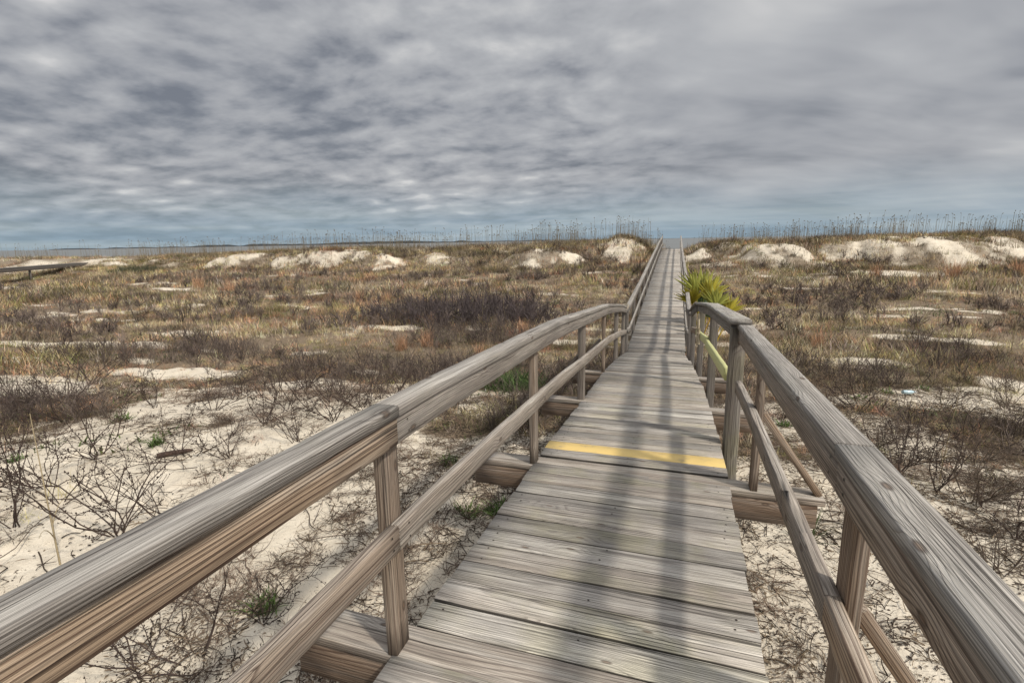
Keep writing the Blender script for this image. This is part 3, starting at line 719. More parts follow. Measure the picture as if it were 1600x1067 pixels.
def scatter(name, protos, pos, yaw, scl, col, mat, label, colvar=.25, kind='stuff', tilt=None):
    """protos: list of (V, F, shade) ; every plant gets its own hue; ONE object"""
    pid = RNG.integers(0, len(protos), len(pos)); Vs = []; Fs = {}; Cs = []; n = 0
    for i, (V, F, sh) in enumerate(protos):
        k = np.nonzero(pid == i)[0]
        if not len(k): continue
        c, s = np.cos(yaw[k])[:, None], np.sin(yaw[k])[:, None]; sc = scl[k]
        sc = sc if sc.ndim == 2 else np.stack([sc, sc], 1)
        x = (V[None, :, 0] * c - V[None, :, 1] * s) * sc[:, :1]; y = (V[None, :, 0] * s + V[None, :, 1] * c) * sc[:, :1]; z = V[None, :, 2] * sc[:, 1:]
        W = np.stack([x, y, z], -1) + pos[k][:, None, :]
        Vs.append(W.reshape(-1, 3).astype(np.float32))
        cc = col[k][:, None, :] * sh[None, :, None] * np.ones((1, 1, 3))
        Cs.append(np.concatenate([cc, np.ones(cc.shape[:2] + (1,))], -1).reshape(-1, 4).astype(np.float32))
        Fs.setdefault(F.shape[1], []).append((np.arange(len(k))[:, None, None] * len(V) + F[None]).reshape(-1, F.shape[1]) + n); n += len(k) * len(V)
    me = mesh_from(name, np.concatenate(Vs), [np.concatenate(v) for v in Fs.values()], mat, {'col': ('FLOAT_COLOR', np.clip(np.concatenate(Cs), 0, 1))})
    return tag(link(name, me), label, None, None, kind)

CAM0 = np.array([CX, 0.0])
def in_view(X, Y, m=.10, side=1.5):
    rx, ry = X - CX, Y; az = np.arctan2(rx, ry) + YAW; d = np.hypot(rx, ry)
    lim = .792 + m + side / np.maximum(d, 1)
    return (np.abs(az) < lim)
def off_walk(X, Y, r=.0): return (np.abs(X - dx(Y)) > r) | (Y > 39)
def spray(density, d0, d1, maskfn=None):
    """random ground points between two distances from the camera"""
    area = .5 * 2 * 1.0 * (d1 * d1 - d0 * d0); n = int(area * density)
    d = np.sqrt(RNG.uniform(d0 * d0, d1 * d1, n)); a = RNG.uniform(-1.0, 1.0, n) - YAW
    X = CX + d * np.sin(a); Y = d * np.cos(a); k = in_view(X, Y) & (Y > -1) & (Y < 52)
    X, Y = X[k], Y[k]
    if maskfn is not None: k = RNG.random(len(X)) < maskfn(X, Y); X, Y = X[k], Y[k]
    return X, Y
def at(X, Y, dzv=0.): return np.stack([X, Y, zground(X, Y) + dzv], 1)

def palette(X, Y):
    """colour of dry plants: straw, olive, rust, grey brown in drifts"""
    a = fbm(X / 3.2, Y / 2.4, 71, 3); b = fbm(X / 2.1, Y / 1.7, 81, 3); c = RNG.random(len(X))
    pal = np.array([(.265, .200, .120), (.145, .130, .052), (.275, .152, .090), (.190, .158, .122), (.110, .085, .064), (.340, .275, .180)])
    w = np.stack([.9 + 1.0 * a, .98 + 2.4 * b, .55 - 2.2 * a, .75 - 1.6 * b, .75 - 1.0 * a - b, .35 + .9 * a], 1).clip(.03)
    w /= w.sum(1, keepdims=True); cum = np.cumsum(w, 1); k = (c[:, None] > cum).sum(1).clip(0, 5)
    return pal[k] * 1.72 * RNG.uniform(.5, 1.5, (len(X), 1)) * np.clip(1 + 1.3 * fbm(X / 1.5, Y / 1.2, 151, 3), .5, 1.8)[:, None] * RNG.normal(1, .06, (len(X), 3))

def shade_of(vid, n, rng): return (.42 + 1.5 * rng.random(n) ** 1.3)[vid]

# --- mid field grass
def field():
    rng = np.random.default_rng(11)
    def protos(k, n, h, sp, cu, w, lean=.3, segs=2):
        out = []
        for i in range(k):
            V, F, t, vid = blades(n, h, sp, cu, w, rng, lean, segs); out.append((V, F, shade_of(vid, n, rng)))
        return out
    near = protos(8, 26, .30, .12, 1.1, .0046, .4, 3); midp = protos(8, 22, .34, .18, .8, .009, .35, 2); farp = protos(6, 16, .42, .30, .5, .018, .32, 2)
    cov = lambda X, Y: np.maximum(1 - sandmask(X, Y), .12 + .24 * sstep(26, 33, Y) + .16 * sstep(-14, -30, X) * (Y > 28)) * off_walk(X, Y, .55)
    patch = lambda X, Y: np.clip(.8 + 1.2 * fbm(X / 1.7, Y / 1.2, 91, 3), .4, 1)
    for nm, pr, d0, d1, den in (('dry_grass', near, 4.5, 13, 85), ('dry_grass', midp, 13, 27, 32), ('dry_grass', farp, 27, 62, 10), ('dry_grass', farp, 62, 105, 3.5)):
        X, Y = spray(den, d0, d1, lambda a, b: cov(a, b) * patch(a, b))
        k = (Y > 5.2) | (X < -6.8) | (RNG.random(len(X)) < .15); X, Y = X[k], Y[k]
        hs = RNG.uniform(.55, 1.25, len(X)) * (1 + .9 * fbm(X / 4, Y / 3, 101, 2))
        hs = hs * np.where(np.abs(X - dx(Y)) < 1.0, .6, 1)
        scatter(nm, pr, at(X, Y), RNG.uniform(0, 6.3, len(X)), hs, palette(X, Y), M_GRASS, 'mixed dry straw and olive grass covering the dune field')
    # tufts holding the dune faces
    dm = lambda X, Y: np.clip((1 - sandmask(X, Y)) * 1.1, .05, 1) * (Y > 31) * (Y < 39.5) * off_walk(X, Y, .8)
    X, Y = spray(20, 30, 62, dm)
    scatter('dune_grass', farp, at(X, Y), RNG.uniform(0, 6.3, len(X)), RNG.uniform(.45, 1.15, len(X)), palette(X, Y) * np.array([[.85, .85, .8]]), M_GRASS, 'tufted dry grass holding the faces of the dunes')
    # brushy dead stems, greyer and twiggier
    tw = []
    for i in range(8):
        L = twig_lines(rng, .42, 7, .55, 1, (3, 6), .5); V, F = ribbons(L, rng, 1.0); tw.append((V, F, np.ones(len(V)) * rng.uniform(.8, 1.2)))
    twf = []
    for i in range(6):
        L = twig_lines(rng, .5, 9, .6, 1, (2, 4), .5); V, F = ribbons(L, rng, 2.4); twf.append((V, F, np.ones(len(V)) * rng.uniform(.8, 1.2)))
    brush = lambda X, Y: cov(X, Y) * sstep(.0, .30, fbm(X / 2.6, Y / 1.5, 111, 3) + .06 + .14 * (Y < 10) * (X < 0) - .10 * (X > 0) * (Y < 13))
    for pr, d0, d1, den in ((tw, 4.2, 15, 26), (twf, 15, 48, 5)):
        X, Y = spray(den, d0, d1, brush); k = (Y > 5.0) | (X < -6.5); X, Y = X[k], Y[k]
        g = RNG.uniform(.6, 1.4, (len(X), 1)); c = np.where(RNG.random((len(X), 1)) < .5, np.array([[.088, .068, .060]]), np.array([[.150, .118, .098]])) * g
        scatter('dead_brush', pr, at(X, Y), RNG.uniform(0, 6.3, len(X)), RNG.uniform(.55, 1.15, len(X)), c, M_TWIG, 'tangled grey brown dead stems through the dry grass')
    # low green creepers
    lf = []
    for i in range(5):
        V, F, t, vid = blades(46, .10, .17, 1.2, .020, rng, .7, 2); lf.append((V, F, shade_of(vid, 46, rng)))
    gm = lambda X, Y: cov(X, Y) * sstep(.16, .34, fbm(X / 2.0, Y / 1.4, 121, 3))
    X, Y = spray(7, 5, 34, gm); g = RNG.uniform(.6, 1.4, (len(X), 1))
    scatter('ground_creeper', lf, at(X, Y), RNG.uniform(0, 6.3, len(X)), RNG.uniform(.6, 1.6, len(X)), np.array([[.075, .10, .032]]) * g, M_LEAF, 'low dull green creeping plants among the dry grass')
field()

# --- litter: loose stems and dead leaves lying on the near sand
def litter():
    rng = np.random.default_rng(21); pr = []
    for i in range(10):
        parts = []; n = 0; Vs = []; Fs = []
        rr = rng.uniform(.5, 2.1)
        for k in range(14):
            a = rng.uniform(0, 6.3); c0 = np.array([rng.normal(0, .10), rng.normal(0, .10), .006]); l, w = rng.uniform(.006, .016), rng.uniform(.003, .007); up = rng.uniform(-.004, .006)
            Vs.append(c0 + np.array([[l * math.cos(a), l * math.sin(a), up], [-w * math.sin(a), w * math.cos(a), .003], [-l * math.cos(a), -l * math.sin(a), 0], [w * math.sin(a), -w * math.cos(a), .002]])); Fs.append(np.array([[0, 1, 2, 3]]) + n); n += 4
        for k in range(6):
            L = rng.uniform(.03, .20); a = rng.uniform(0, 6.3); q = np.linspace(0, 1, 5); cu = rng.normal(0, .5)
            p = np.stack([q * L * np.cos(a + cu * q) + rng.normal(0, .09), q * L * np.sin(a + cu * q) + rng.normal(0, .09), .004 + .012 * rng.random() * np.sin(q * PI) + q * 0], 1)
            V, F = tube(p, np.linspace(.0022, .0012, 5) * rr, 3); Vs.append(V); Fs.append(F + n); n += len(V)
        pr.append((np.concatenate(Vs), np.concatenate(Fs), np.ones(n)))
    m = lambda X, Y: np.clip(.10 + 1.6 * np.maximum(0, fbm(X / .8, Y / .7, 131, 3)) +   .28 * (X > .7) + .25 * (np.abs(X + 1.4) < .9) + .5 * (1 - sandmask(X, Y)), 0, 1) * (.35 + .65 * ((X > .5) | (X > -2.6) | (sandmask(X, Y) < .6)))
    X, Y = spray(120, 1.2, 11, m)
    c = np.where(RNG.random((len(X), 1)) < .6, np.array([[.062, .045, .034]]), np.array([[.18, .135, .09]])) * RNG.uniform(.6, 1.5, (len(X), 1))
    scatter('plant_litter', pr, at(X, Y), RNG.uniform(0, 6.3, len(X)), RNG.uniform(.6, 1.5, len(X)), c, M_TWIG, 'loose dead stems and leaf crumbs strewn over the sand')
    # long runners creeping over the sand
    rn = []
    for i in range(8):
        q = np.linspace(0, 1, 12); L = rng.uniform(.5, 1.3); cu = rng.normal(0, .8); parts = [tube(np.stack([q * L * np.cos(cu * q), q * L * np.sin(cu * q) + .03 * np.sin(q * 9 + i), .012 + .02 * np.abs(np.sin(q * 7 + i))], 1), np.linspace(.0042, .002, 12), 4)]
        for k in range(7):
            s = rng.uniform(.1, .95); a = cu * s + rng.choice([-1, 1]) * rng.uniform(.5, 1.2); l = rng.uniform(.06, .2); t5 = np.linspace(0, 1, 5); p0 = np.array([s * L * math.cos(cu * s), s * L * math.sin(cu * s), .015])
            parts.append(tube(p0 + np.stack([l * t5 * math.cos(a), l * t5 * math.sin(a), l * rng.uniform(.1, .8) * t5], 1), np.linspace(.003, .0015, 5), 4))
        V, F = joined(parts); rn.append((V, F, np.ones(len(V))))
    X, Y = spray(2.6, 1.4, 9.5, lambda X, Y: sandmask(X, Y) * .9)
    scatter('sand_runner', rn, at(X, Y), RNG.uniform(0, 6.3, len(X)), RNG.uniform(.6, 1.2, len(X)), np.array([[.10, .075, .058]]) * RNG.uniform(.6, 1.5, (len(X), 1)), M_TWIG, 'long dry runners creeping over the sand')
    # matted dead plants: dense low dark mats in drifts
    mats = []
    for i in range(6):
        L = twig_lines(rng, .24, 13, 1.35, 1, (3, 5), .55, 0); V, F = ribbons(L, rng, .8); V[:, 2] = np.abs(V[:, 2]) * .55; mats.append((V, F, np.ones(len(V))))
    m2 = lambda X, Y: sstep(.06, .28, fbm(X / .9, Y / .7, 141, 3) + .22 * (np.abs(X + 1.5) < .85) + .06 * (X < -2) + .10 * (X > .75)) * (Y < 8.5) * (X > -8)
    X, Y = spray(34, 1.2, 10, m2)
    c = np.array([[.095, .068, .050]]) * RNG.uniform(.5, 2.4, (len(X), 1))
    scatter('dead_plant_mat', mats, at(X, Y), RNG.uniform(0, 6.3, len(X)), RNG.uniform(.6, 1.3, len(X)), c, M_TWIG, 'low mats of dark dead creeper lying on the sand')
litter()

# --- plants that stand alone
def col_attr(V, rgb, sh=None):
    c = np.ones((len(V), 4)); c[:, :3] = np.array(rgb) * (1 if sh is None else sh[:, None]); return {'col': ('FLOAT_COLOR', np.clip(c, 0, 1))}
def shrub_mesh(seed, h, n0, spread, levels=2, rgb=(.070, .050, .042), bud=True, sides=4):
    rng = np.random.default_rng(seed); L = twig_lines(rng, h, n0, spread, levels, (2, 4) if bud else (3, 6), .5)
    V, F = ribbons(L, rng, 1.0, sides); fs = [F]; col = np.ones(len(V))
    if bud:
        b, bf = buds(L, rng, 4, .0042); fs.append(bf + len(V)); col = np.concatenate([col, np.full(len(b), .75)]); V = np.concatenate([V, b])
    return mesh_from('bare_shrub', V, fs, M_TWIG, col_attr(V, rgb, col))
SHRUB = [shrub_mesh(100 + i, .80, 5 + i % 4, .85 + .15 * (i % 3), 2) for i in range(7)]
SHRUBX = shrub_mesh(140, .5, 9, .8, 2, (.13, .10, .078), False)
def single(name, me, x, y, label, cat, group=None, s=1.0, yaw=None, z=0.):
    o = bpy.data.objects.new(name, me); C.objects.link(o); o.location = (x, y, gz(x, y) + z)
    o.rotation_euler = (0, 0, RNG.uniform(0, 6.28) if yaw is None else yaw); o.scale = (s, s, s)
    return tag(o, label, cat, group)
NEAR_L = [(-4.5, 2.14, 1.05, 'airy bare shrub at the left edge of the sand, nearest the tall bent stalk'),
          (-4.66, 2.53, .95, 'bare shrub with curved twigs just behind the tall bent stalk'),
          (-5.21, 3.2, 1.1, 'widest many-stemmed bare shrub in the middle of the left sand'),
          (-3.6, 2.3, 1.15, 'dense dark bare shrub against the left handrail, below the widest bare shrub'),
          (-3.59, 2.62, .8, 'upright small bare shrub beside the left handrail in front of the driftwood'),
          (-4.28, 3.45, .95, 'bare shrub growing right behind the driftwood log'),
          (-3.83, 3.5, .7, 'low bare shrub just right of the driftwood log'),
          (-4.12, 4.23, 1.0, 'bare shrub with long stems behind the driftwood, on the sand bank'),
          (-4.34, 4.86, 1.1, 'upright feathery bare shrub on the crest of the sand bank'),
          (-3.52, 4.08, .85, 'spreading bare shrub above the left handrail near its joint'),
          (-3.56, 4.72, 1.05, 'tall bare shrub behind the joint of the left handrail'),
          (-5.35, 4.69, .9, 'sparse bare shrub at the back left of the sand bank'),
          (-3.65, 5.4, 1.2, 'thick bare shrub where the sand bank meets the dry field'),
          (-5.22, 6.2, 1.1, 'bare shrub at the field edge behind the sand bank'),
          (-6.7, 4.9, .9, 'bare shrub standing behind the small green tuft at far left'),
          (-4.96, 2.62, .8, 'leaning bare shrub left of the widest shrub on the sand'),
          (-3.02, 4.8, 1.0, 'bare shrub close behind the left handrail past its joint'),
          (-3.1, 5.7, 1.1, 'grey bare shrub seen over the left handrail before the bend'),
          (-2.29, 1.5, .75, 'bare stems beneath the left handrail at the bottom corner'),
          (-2.05, 1.62, .85, 'bare shrub under the left handrail, left of the near post'),
          (-1.95, 1.95, .6, 'small bare shrub between the left handrail and its middle rail'),
          (-6.3, 3.1, .9, 'bare shrub in the gap between green tufts at the left edge'),
          (-9.3, 5.7, 1.3, 'dark bushy bare shrub behind the left sand strip'),
          (-8.7, 4.9, 1.2, 'dark bare shrub in the scrub left of the sand'),
          (-7.4, 4.2, 1.0, 'bare shrub on the scrub edge at left')]
for i, (x, y, s, lab) in enumerate(NEAR_L): single('bare_shrub', SHRUB[i % 7], x, y, lab, 'shrub', 'leafless shrubs left of the near span', s)
NEAR_R = [(2.49, 5.15, 1.0, 'wide tangled straw-brown shrub right of the right handrail'), (2.70, 5.0, 1.2, 'tallest stemmed shrub in the sand right of the right handrail'),
          (3.3, 6.2, .8, 'round low tangle of stems on the right sand behind the tallest shrub'), (2.38, 5.6, .9, 'brown tangle of stems touching the right handrail outline'),
          (2.43, 6.4, .8, 'small stem tangle behind the right handrail joint'), (2.33, 3.84, .9, 'stem tangle at the lower right edge beside the handrail'),
          (2.7, 4.4, .8, 'sprawling stems low at the right edge of the picture'), (4.9, 9.0, 1.3, 'grey curled shrub at the right edge where the field begins'),
          (4.0, 8.7, 1.1, 'curled dead shrub behind the plastic bottle'), (2.77, 8.2, 1.2, 'curly dead shrub behind the right handrail, left of the plastic bottle'),
          (3.2, 9.6, 1.2, 'dead shrub left behind the plastic bottle'), (5.6, 10.2, 1.3, 'largest dead shrub at the far right edge of the field')]
for i, (x, y, s, lab) in enumerate(NEAR_R): single('tangled_shrub', SHRUBX if i % 3 else SHRUB[i % 7], x, y, lab, 'shrub', 'tangled shrubs right of the near span', s)

def tuft_mesh(name, seed, n, h, sp, cu, w, rgb, lean=.5, mat=None, segs=3):
    rng = np.random.default_rng(seed); V, F, t, vid = blades(n, h, sp, cu, w, rng, lean, segs)
    return mesh_from(name, V, F, mat or M_LEAF, col_attr(V, rgb, shade_of(vid, n, rng)))
GT = [tuft_mesh('green_tuft', 200 + i, 90, .15, .07, .7, .011, (.085, .135, .035), .7) for i in range(3)]
for i, (x, y, s, lab) in enumerate([(-6.54, 4.33, 1.3, 'round green tuft alone on the far left sand'), (-4.81, 3.52, 1.0, 'small green tuft between bare shrubs behind the driftwood'),
        (-6.11, 3.0, .9, 'green tuft at the left edge of the sand'), (-1.9, 4.32, 1.15, 'green tuft in clean sand under the left handrail past the near post'),
        (-1.33, 3.5, 1.25, 'green tuft close to the walk, left of another one'), (-1.08, 3.58, 1.35, 'dark green tuft touching the left edge of the planks'),
        (-2.04, 2.05, 1.1, 'green tuft seen between the left handrail and middle rail near the bottom'), (1.6, 6.97, 1.0, 'small green tuft behind the thick corner post'),
        (3.55, 9.5, 1.1, 'green sprig beside the plastic bottle'), (4.2, 9.9, 1.1, 'green sprig just right of the plastic bottle')]):
    single('green_tuft', GT[i % 3], x, y, lab, 'plant', 'green tufts on the sand', s)
me = tuft_mesh('green_bush', 230, 900, .55, .55, .8, .022, (.060, .095, .028), .8)
single('green_bush', me, -2.45, 8.2, 'dark leafy green bush beside the left railing below the bend', 'bush')
me = tuft_mesh('spiky_plant', 231, 26, .36, .02, .25, .012, (.085, .105, .045), .75)
single('spiky_plant', me, 1.26, 4.0, 'spiky green rosette below the right cross beam', 'plant')
# rust coloured bunchgrass
BG = [tuft_mesh('bunchgrass', 240 + i, 150, .55, .14, .45, .007, (.46, .275, .165), .22, M_GRASS) for i in range(3)]
for i, (x, y, s, lab) in enumerate([(-6.12, 10.6, 1.0, 'orange bunchgrass clump in front of the grey thicket, leftmost of a pair'), (-5.70, 11.1, 1.1, 'orange bunchgrass clump in front of the grey thicket, right one of a pair'),
        (-4.0, 10.4, .8, 'small orange bunchgrass clump just above the left handrail'), (-3.85, 13.2, 1.1, 'round orange bunchgrass clump right of the grey thicket'),
        (-27.0, 22.9, 1.9, 'rusty bunchgrass far out in the left field'), (-23.5, 21.9, 1.7, 'rusty bunchgrass in the left field beyond the pair'),
        (-13.5, 19.5, 1.4, 'pale orange bunchgrass left behind the grey thicket'), (-11.9, 19.3, 1.4, 'pale orange bunchgrass touching the left of the grey thicket'),
        (12.8, 30.0, 2.2, 'reddish bunchgrass under the long right dune'), (15.4, 30.2, 2.2, 'reddish bunchgrass under the right end of the long dune'),
        (3.3, 13.0, 1.0, 'rusty bunchgrass behind the right handrail cap'), (9.4, 29.5, 1.8, 'reddish bunchgrass under the left end of the long dune')]):
    single('bunchgrass', BG[i % 3], x, y, lab, 'grass', 'rust coloured bunchgrass clumps', s)
# grey thicket
def thicket(x, y, rx, ry, h, seed, lab, rgb):
    rng = np.random.default_rng(seed); Vs = []; Fs = []; n = 0; cs = []
    for k in range(int(46 * rx * ry) + 8):
        a = rng.uniform(0, 6.3); r = math.sqrt(rng.random()); L = twig_lines(rng, h * rng.uniform(.4, 1.15) * (1.05 - .55 * r), 5, .45, 1, (4, 7), .4)
        V, F = ribbons(L, rng, 1.6); V = V + np.array([rx * r * math.cos(a), ry * r * math.sin(a), 0]); V[:, 2] += gz(x + V[:, 0].mean(), y + V[:, 1].mean()) - gz(x, y)
        Vs.append(V); Fs.append(F + n); n += len(V); cs.append(np.full(len(V), rng.uniform(.6, 1.5)))
    V = np.concatenate(Vs); o = single('thicket', mesh_from('thicket', V, np.concatenate(Fs), M_TWIG, col_attr(V, rgb, np.concatenate(cs))), x, y, lab, 'thicket', None, 1.0, 0.0)
thicket(-6.7, 15.6, 3.7, 2.0, 1.3, 301, 'large grey leafless thicket in the middle of the left field', (.085, .068, .067))
thicket(2.0, 36.9, 1.0, .7, .6, 302, 'dark scrub on the dune just right of the far railing', (.085, .07, .055))
thicket(-2.0, 37.0, .9, .9, .7, 303, 'dark scrub on the dune just left of the far railing', (.08, .07, .045))
thicket(20.5, 36.0, 2.4, 1.6, 1.0, 304, 'dark brush at the right end of the long dune', (.075, .062, .055))
thicket(-43.5, 31.0, 3.0, 1.3, .8, 305, 'dark green brown brush at the foot of the far left dune', (.07, .075, .045))
thicket(-13.5, 36.6, 1.4, .9, .8, 306, 'dark brush on the crest between two left dunes', (.085, .07, .05))
thicket(9.0, 36.6, 2.6, .7, .5, 307, 'dark band of brush along the back of the right dunes', (.075, .062, .05))

# sea oats along the dune crests, each clump a thing
def oats_mesh(seed, n, h, sp, w):
    rng = np.random.default_rng(seed); Vs = []; Fs = []; k0 = 0; cs = []
    for k in range(n):
        a = rng.uniform(0, 6.3); r = sp * math.sqrt(rng.random()); L = h * rng.uniform(.55, 1.05); le = rng.normal(.04, .06); az = rng.uniform(0, 6.3)
        q = np.linspace(0, 1, 6); P = np.stack([r * math.cos(a) + L * math.cos(az) * le * q ** 1.6, r * math.sin(a) + L * math.sin(az) * le * q ** 1.6, L * q - .05], 1)
        V, F = tube(P, np.array([1, .9, .8, .7, .6, .4]) * w, 3); Vs.append(V); Fs.append(F + k0); k0 += len(V); cs.append(np.full(len(V), 1.0))
        if rng.random() < .6:                       # seed head
            q = np.linspace(0, 1, 5); hd = P[-1] + np.stack([math.cos(az) * .10 * q, math.sin(az) * .10 * q, .16 * q - .10 * q * q], 1) - np.array([0, 0, .06])
            V, F = tube(hd, np.array([.6, 2.2, 2.6, 1.8, .4]) * w, 3); Vs.append(V); Fs.append(F + k0); k0 += len(V); cs.append(np.full(len(V), .8))
    V = np.concatenate(Vs); F = np.concatenate(Fs)
    B, BF, t, vid = blades(60, h * .38, sp * 1.2, .5, w * 2.4, rng, .3, 2)
    sh = np.concatenate(cs + [shade_of(vid, 60, rng) * 1.1])
    return mesh_from('sea_oats', np.concatenate([V, B]), [F, BF + len(V)], M_GRASS, col_attr(np.zeros((len(V) + len(B), 3)), (.27, .22, .145), sh))
OATS = [oats_mesh(400 + i, 8 + i % 6, 1.7, .9, .0105) for i in range(7)]
def crest_line():
    rng = np.random.default_rng(77); seg = [(-90, -58, 24, 'sea oats on the low crest at the far left, beside the distant walkway'), (-58, -33, 46, 'sea oats on the crest left of the broadest left dune'),
        (-33, -13, 60, 'sea oats on the crest around the broadest left dune'), (-13, -1.3, 44, 'sea oats on the crest close left of the far railing'), (.7, 8.0, 30, 'sea oats on the crest just right of the far railing'),
        (8.0, 24, 66, 'sea oats standing along the long dune on the right')]
    for a, b, n, lab in seg:
        for k in range(n):
            x = rng.uniform(a, b); y = rng.normal(39.0, 1.5) + (rng.random() < .25) * rng.uniform(-3, 2)
            o = single('sea_oats', OATS[rng.integers(0, 7)], x, y, lab, 'sea oats', lab, rng.uniform(.55, .95) * (1.0 if x > -1.5 else 1.22), rng.uniform(0, 6.3))
crest_line()
# single tall stalks standing in the field
def stalk_mesh(h, bend, w, seed):
    rng = np.random.default_rng(seed); q = np.linspace(0, 1, 14)
    P = np.stack([bend[0] * q ** 1.5 * h, bend[1] * q ** 1.5 * h, h * q - .06], 1); V, F = tube(P, w * (1.0 - .6 * q), 5)
    parts = [(V, F)]
    for k in range(3):
        i = rng.integers(1, 5); a = rng.uniform(0, 6.3); t = np.linspace(0, 1, 6); L = h * rng.uniform(.2, .4)
        parts.append(tube(P[i] + np.stack([math.cos(a) * L * .5 * t, math.sin(a) * L * .5 * t, L * t - L * .7 * t * t], 1), w * (.7 - .5 * t), 4))
    V, F = joined(parts); return mesh_from('dry_stalk', V, F, M_GRASS, col_attr(V, (.36, .29, .18)))
for i, (x, y, h, b, w, lab) in enumerate([(-3.66, 1.95, 1.02, (-.42, .22), .0065, 'tall bent straw stalk leaning left beside the near left handrail'),
        (-8.7, 10.4, 1.1, (.05, .0), .006, 'straw stalk standing in the left field in front of the thicket'), (-9.8, 11.6, 1.5, (-.1, .0), .006, 'taller straw stalk in the left field left of the thicket'),
        (-5.0, 15.0, 1.9, (-.02, 0), .007, 'pale stalk rising out of the right half of the grey thicket'), (-5.6, 14.6, 1.6, (.12, 0), .007, 'bent pale stalk within the grey thicket'),
        (3.06, 14.7, 1.7, (0, 0), .008, 'straight straw stalk behind the right handrail cap'), (2.95, 14.2, 1.4, (.03, 0), .008, 'shorter straw stalk beside the straight one on the right'),
        (4.34, 10.0, 1.5, (.02, 0), .006, 'upright thin stalk near the plastic bottle'), (2.62, 5.4, .95, (.05, .0), .005, 'thin upright stem above the tallest right shrub'),
        (7.1, 13.5, 2.0, (.0, .0), .008, 'tall dark stalk at the right edge of the field'), (-13.0, 9.0, 1.1, (-.25, 0), .007, 'leaning straw stalk on the left sand strip'), (-16.5, 10.5, 1.5, (-.2, 0), .007, 'leaning straw stalk at the far left of the field')]):
    single('dry_stalk', stalk_mesh(h, b, w, 500 + i), x, y, lab, 'stalk', None, 1.0, 0.0)

# palmettos: fan fronds as parts
def frond_mesh(seed, L, rgb, tip):
    rng = np.random.default_rng(seed); Vs = []; Fs = []; n = 0; cs = []
    P = np.stack([np.linspace(0, 1, 6) * 0, np.linspace(0, 1, 6) * L * .12, np.linspace(0, 1, 6) * L * .72], 1)
    V, F = tube(P, np.linspace(.014, .009, 6), 5); Vs.append(V); Fs.append(F); n += len(V); cs.append(np.tile(np.array(rgb) * .9, (len(V), 1)))
    hub = P[-1]
    for a in np.linspace(-.95, .95, 20):
        l = L * .40 * (1 - .10 * abs(a)) * rng.uniform(.72, 1.08); q = np.linspace(0, 1, 6); w = .019 * np.array([.5, 1, 1, .8, .5, .05]) * L / 1.2
        d = np.array([math.sin(a), 0, math.cos(a)]); side = np.array([math.cos(a), 0, -math.sin(a)]); dr = np.array([rng.normal(0, .2), rng.normal(.6, .4), rng.normal(-.22, .25)])
        mid = hub + d[None] * (q * l)[:, None] + dr[None] * (.22 * l * q ** 2.0 * (1 + .5 * rng.random()))[:, None] + rng.normal(0, .01, 3) * q[:, None]
        A = mid + side * w[:, None] + np.array([0, .010, 0]); B = mid - np.array([0, .006, 0]); C2 = mid - side * w[:, None] + np.array([0, .010, 0])
        V = np.stack([A, B, C2], 1).reshape(-1, 3); r = np.arange(5)[:, None] * 3; k = np.array([0, 1])
        F = np.stack([r + k, r + k + 1, r + 3 + k + 1, r + 3 + k], -1).reshape(-1, 4); Vs.append(V); Fs.append(F + n); n += len(V)
        tt = np.repeat(q, 3)[:, None]; sd = rng.uniform(.7, 1.3); cs.append((np.array(rgb)[None] * (1 - tt * .55) + np.array(tip)[None] * tt * .55) * sd)
    V = np.concatenate(Vs); c = np.concatenate([np.concatenate(cs), np.ones((len(V), 1))], 1)
    return mesh_from('frond', V, np.concatenate(Fs), PALM, {'col': ('FLOAT_COLOR', np.clip(c, 0, 1))})
FR = [frond_mesh(600, 1.3, (.25, .27, .05), (.42, .40, .10)), frond_mesh(601, 1.25, (.46, .37, .035), (.36, .37, .08)), frond_mesh(602, 1.15, (.62, .38, .04), (.60, .42, .10)), frond_mesh(603, 1.2, (.05, .085, .028), (.10, .13, .05))]
def palmetto(x, y, s, label, spec, seed):
    e = empty('palmetto', (x, y, gz(x, y)), label, 'palmetto', None, 0, s); rng = np.random.default_rng(seed)
    for (m, yaw, tiltd, lean, k) in spec:
        o = bpy.data.objects.new('frond', FR[m]); C.objects.link(o); o.parent = e
        o.rotation_euler = (-math.radians(tiltd), math.radians(lean), math.radians(yaw)); o.scale = (k, k, k); o.location = (rng.normal(0, .04), rng.normal(0, .04), 0)
    tr = tube(np.array([[0, 0, -.1], [0, 0, .05], [0, .01, .16]]), np.array([.09, .10, .06]), 9)
    V, F = tr; o = link('stem', mesh_from('stem', V, F, M_TWIG, col_attr(V, (.12, .09, .06))), e)
palmetto(.78, 13.3, 1.2, 'larger green and yellow palmetto against the right railing', [(0, 15, 4, -3, 1.14), (1, -12, 4, 6, 1.08), (1, 170, 2, 13, .98), (3, 20, 14, 14, .95), (2, -8, 12, 16, .78), (2, 15, 4, 24, .66), (0, 10, 8, 8, 1.16), (2, 10, 6, 4, .7)], 1)
palmetto(1.02, 12.7, 1.0, 'smaller palmetto with yellow lower fronds, to the right of the larger one', [(0, 0, 5, 3, 1.05), (0, 20, 8, 12, 1.08), (1, -8, 6, 17, 1.0), (2, 0, 6, 22, .86), (2, 14, 4, 34, .72), (3, 190, 6, 8, .9)], 2)

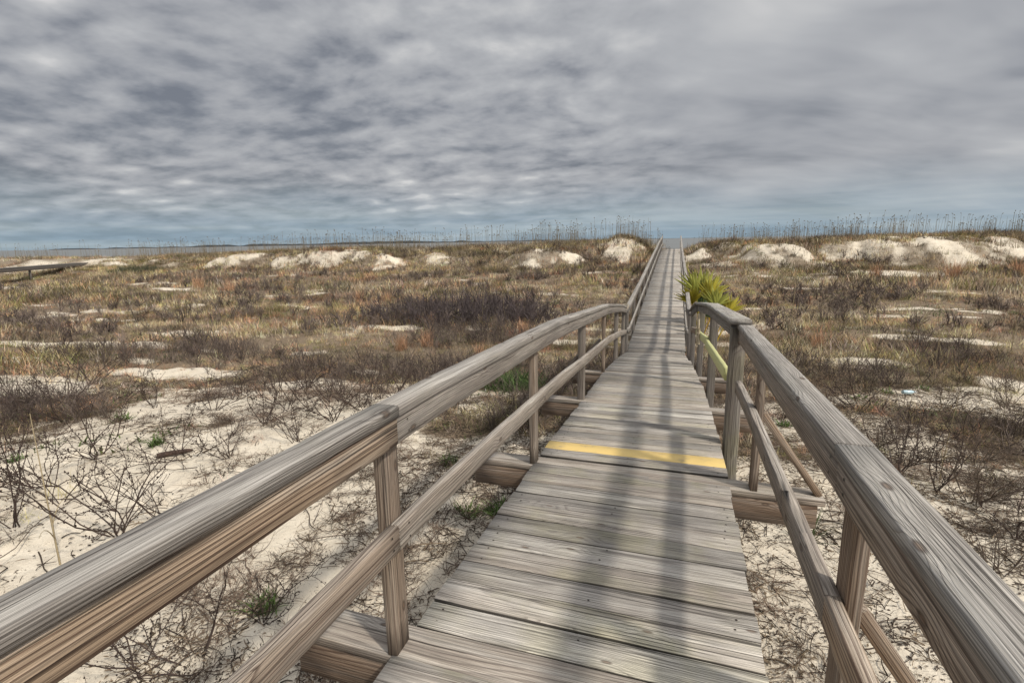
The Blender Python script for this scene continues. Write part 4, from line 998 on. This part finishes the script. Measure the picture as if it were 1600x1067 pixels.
# driftwood, bottle, stump
q = np.linspace(0, 1, 9); V, F = tube(np.stack([q * .42,   .006 * np.sin(q * 5), .03 + .012 * q], 1), np.array([.034, .038, .037, .033, .034, .030, .03, .024, .012]), 9)
V2 = V[:9]; F2 = np.stack([np.zeros(7, int), np.arange(1, 8), np.arange(2, 9)], 1)[:, ::-1]
V += RNG.normal(0, .002, V.shape); M_DRIFT = plain_material('dark_driftwood', (.085, .055, .043), .9, 45)
me = mesh_from('driftwood_log', V, [F, F2], M_DRIFT); single('driftwood_log', me, -4.52, 3.3, 'short dark driftwood log lying on the left sand', 'driftwood', None, .72, .75)
q = np.linspace(0, 1, 7); V, F = tube(np.stack([q * .16, .02 * np.sin(q * 5), .02 + .03 * q], 1), np.array([.025, .04, .045, .04, .035, .03, .01]), 7)
me = mesh_from('driftwood_chunk', V, F, M_DRIFT); single('driftwood_chunk', me, 3.93, 6.7, 'dark chunk of wood on clean sand at the right edge', 'driftwood', None, 1.1, .3)
def bottle():
    prof = [(.0, .0), (.030, .0), (.034, .01), (.034, .12), (.030, .15), (.014, .19), (.013, .215), (0, .215)]; a = np.arange(14) * 2 * PI / 14
    V = np.concatenate([np.stack([np.full(14, z), r * np.cos(a), .033 + r * np.sin(a)], 1) for r, z in prof]); V += RNG.normal(0, .0015, V.shape)
    r = np.arange(len(prof) - 1)[:, None] * 14; k = np.arange(14); F = np.stack([r + k, r + (k + 1) % 14, r + 14 + (k + 1) % 14, r + 14 + k], -1).reshape(-1, 4)
    t = NT('clear_blue_plastic'); m = t.surface((.42, .55, .60), .2, spec=.6)
    e = empty('plastic_bottle', (3.72, 9.4, gz(3.72, 9.4) + .03), 'pale blue plastic bottle lying on the sand among green sprigs', 'bottle', None, .25, .95)
    k = 14 * 5; body = mesh_from('bottle_body', V[:14 * 6 + 14], F[:14 * 6], m, smooth=True); link('bottle_body', body, e)
    cp = V[14 * 5:].copy(); cp[:, 1] *= 1.25; cp[:, 2] = .033 + (cp[:, 2] - .033) * 1.25; cp[:, 0] += .004
    link('cap', mesh_from('cap', cp, F[:14 * 2], plain_material('white_cap', (.75, .75, .75), .5)), e)
bottle()

# distant walkway at the far left
def far_walk():
    A = np.array([-44.0, 19.5]); B = np.array([-54.1, 33.6]); za, zb = .10, .10
    e = empty('distant_boardwalk', (A[0], A[1], gz(*A)), 'dark low boardwalk far off at the left edge', 'boardwalk')
    WL[e.name] = np.array([A[0], A[1], gz(*A)])
    bd = Boards(); n = 12
    P = [(A[0] + (B[0] - A[0]) * q, A[1] + (B[1] - A[1]) * q, za + (zb - za) * q) for q in np.linspace(0, 1, n)]
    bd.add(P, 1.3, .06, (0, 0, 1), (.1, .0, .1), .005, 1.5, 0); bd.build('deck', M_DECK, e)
    s = Boards(); s.add([(p[0] + .5, p[1] + .36, p[2] - .14) for p in P], .05, .22, (0, 0, 1), (.1, .1, .1), .004, 2, 0); s.build('stringer', M_RAIL, e)
    for p in P[1::4]:
        s = Boards(); s.add([(p[0] + .4, p[1] + .3, gz(p[0], p[1]) - .3), (p[0] + .4, p[1] + .3, p[2] - .05)], .12, .12, (0, 1, 0), (.1, .15, .1), .004, 1, 0); s.build('post', M_RAIL, e)
far_walk()
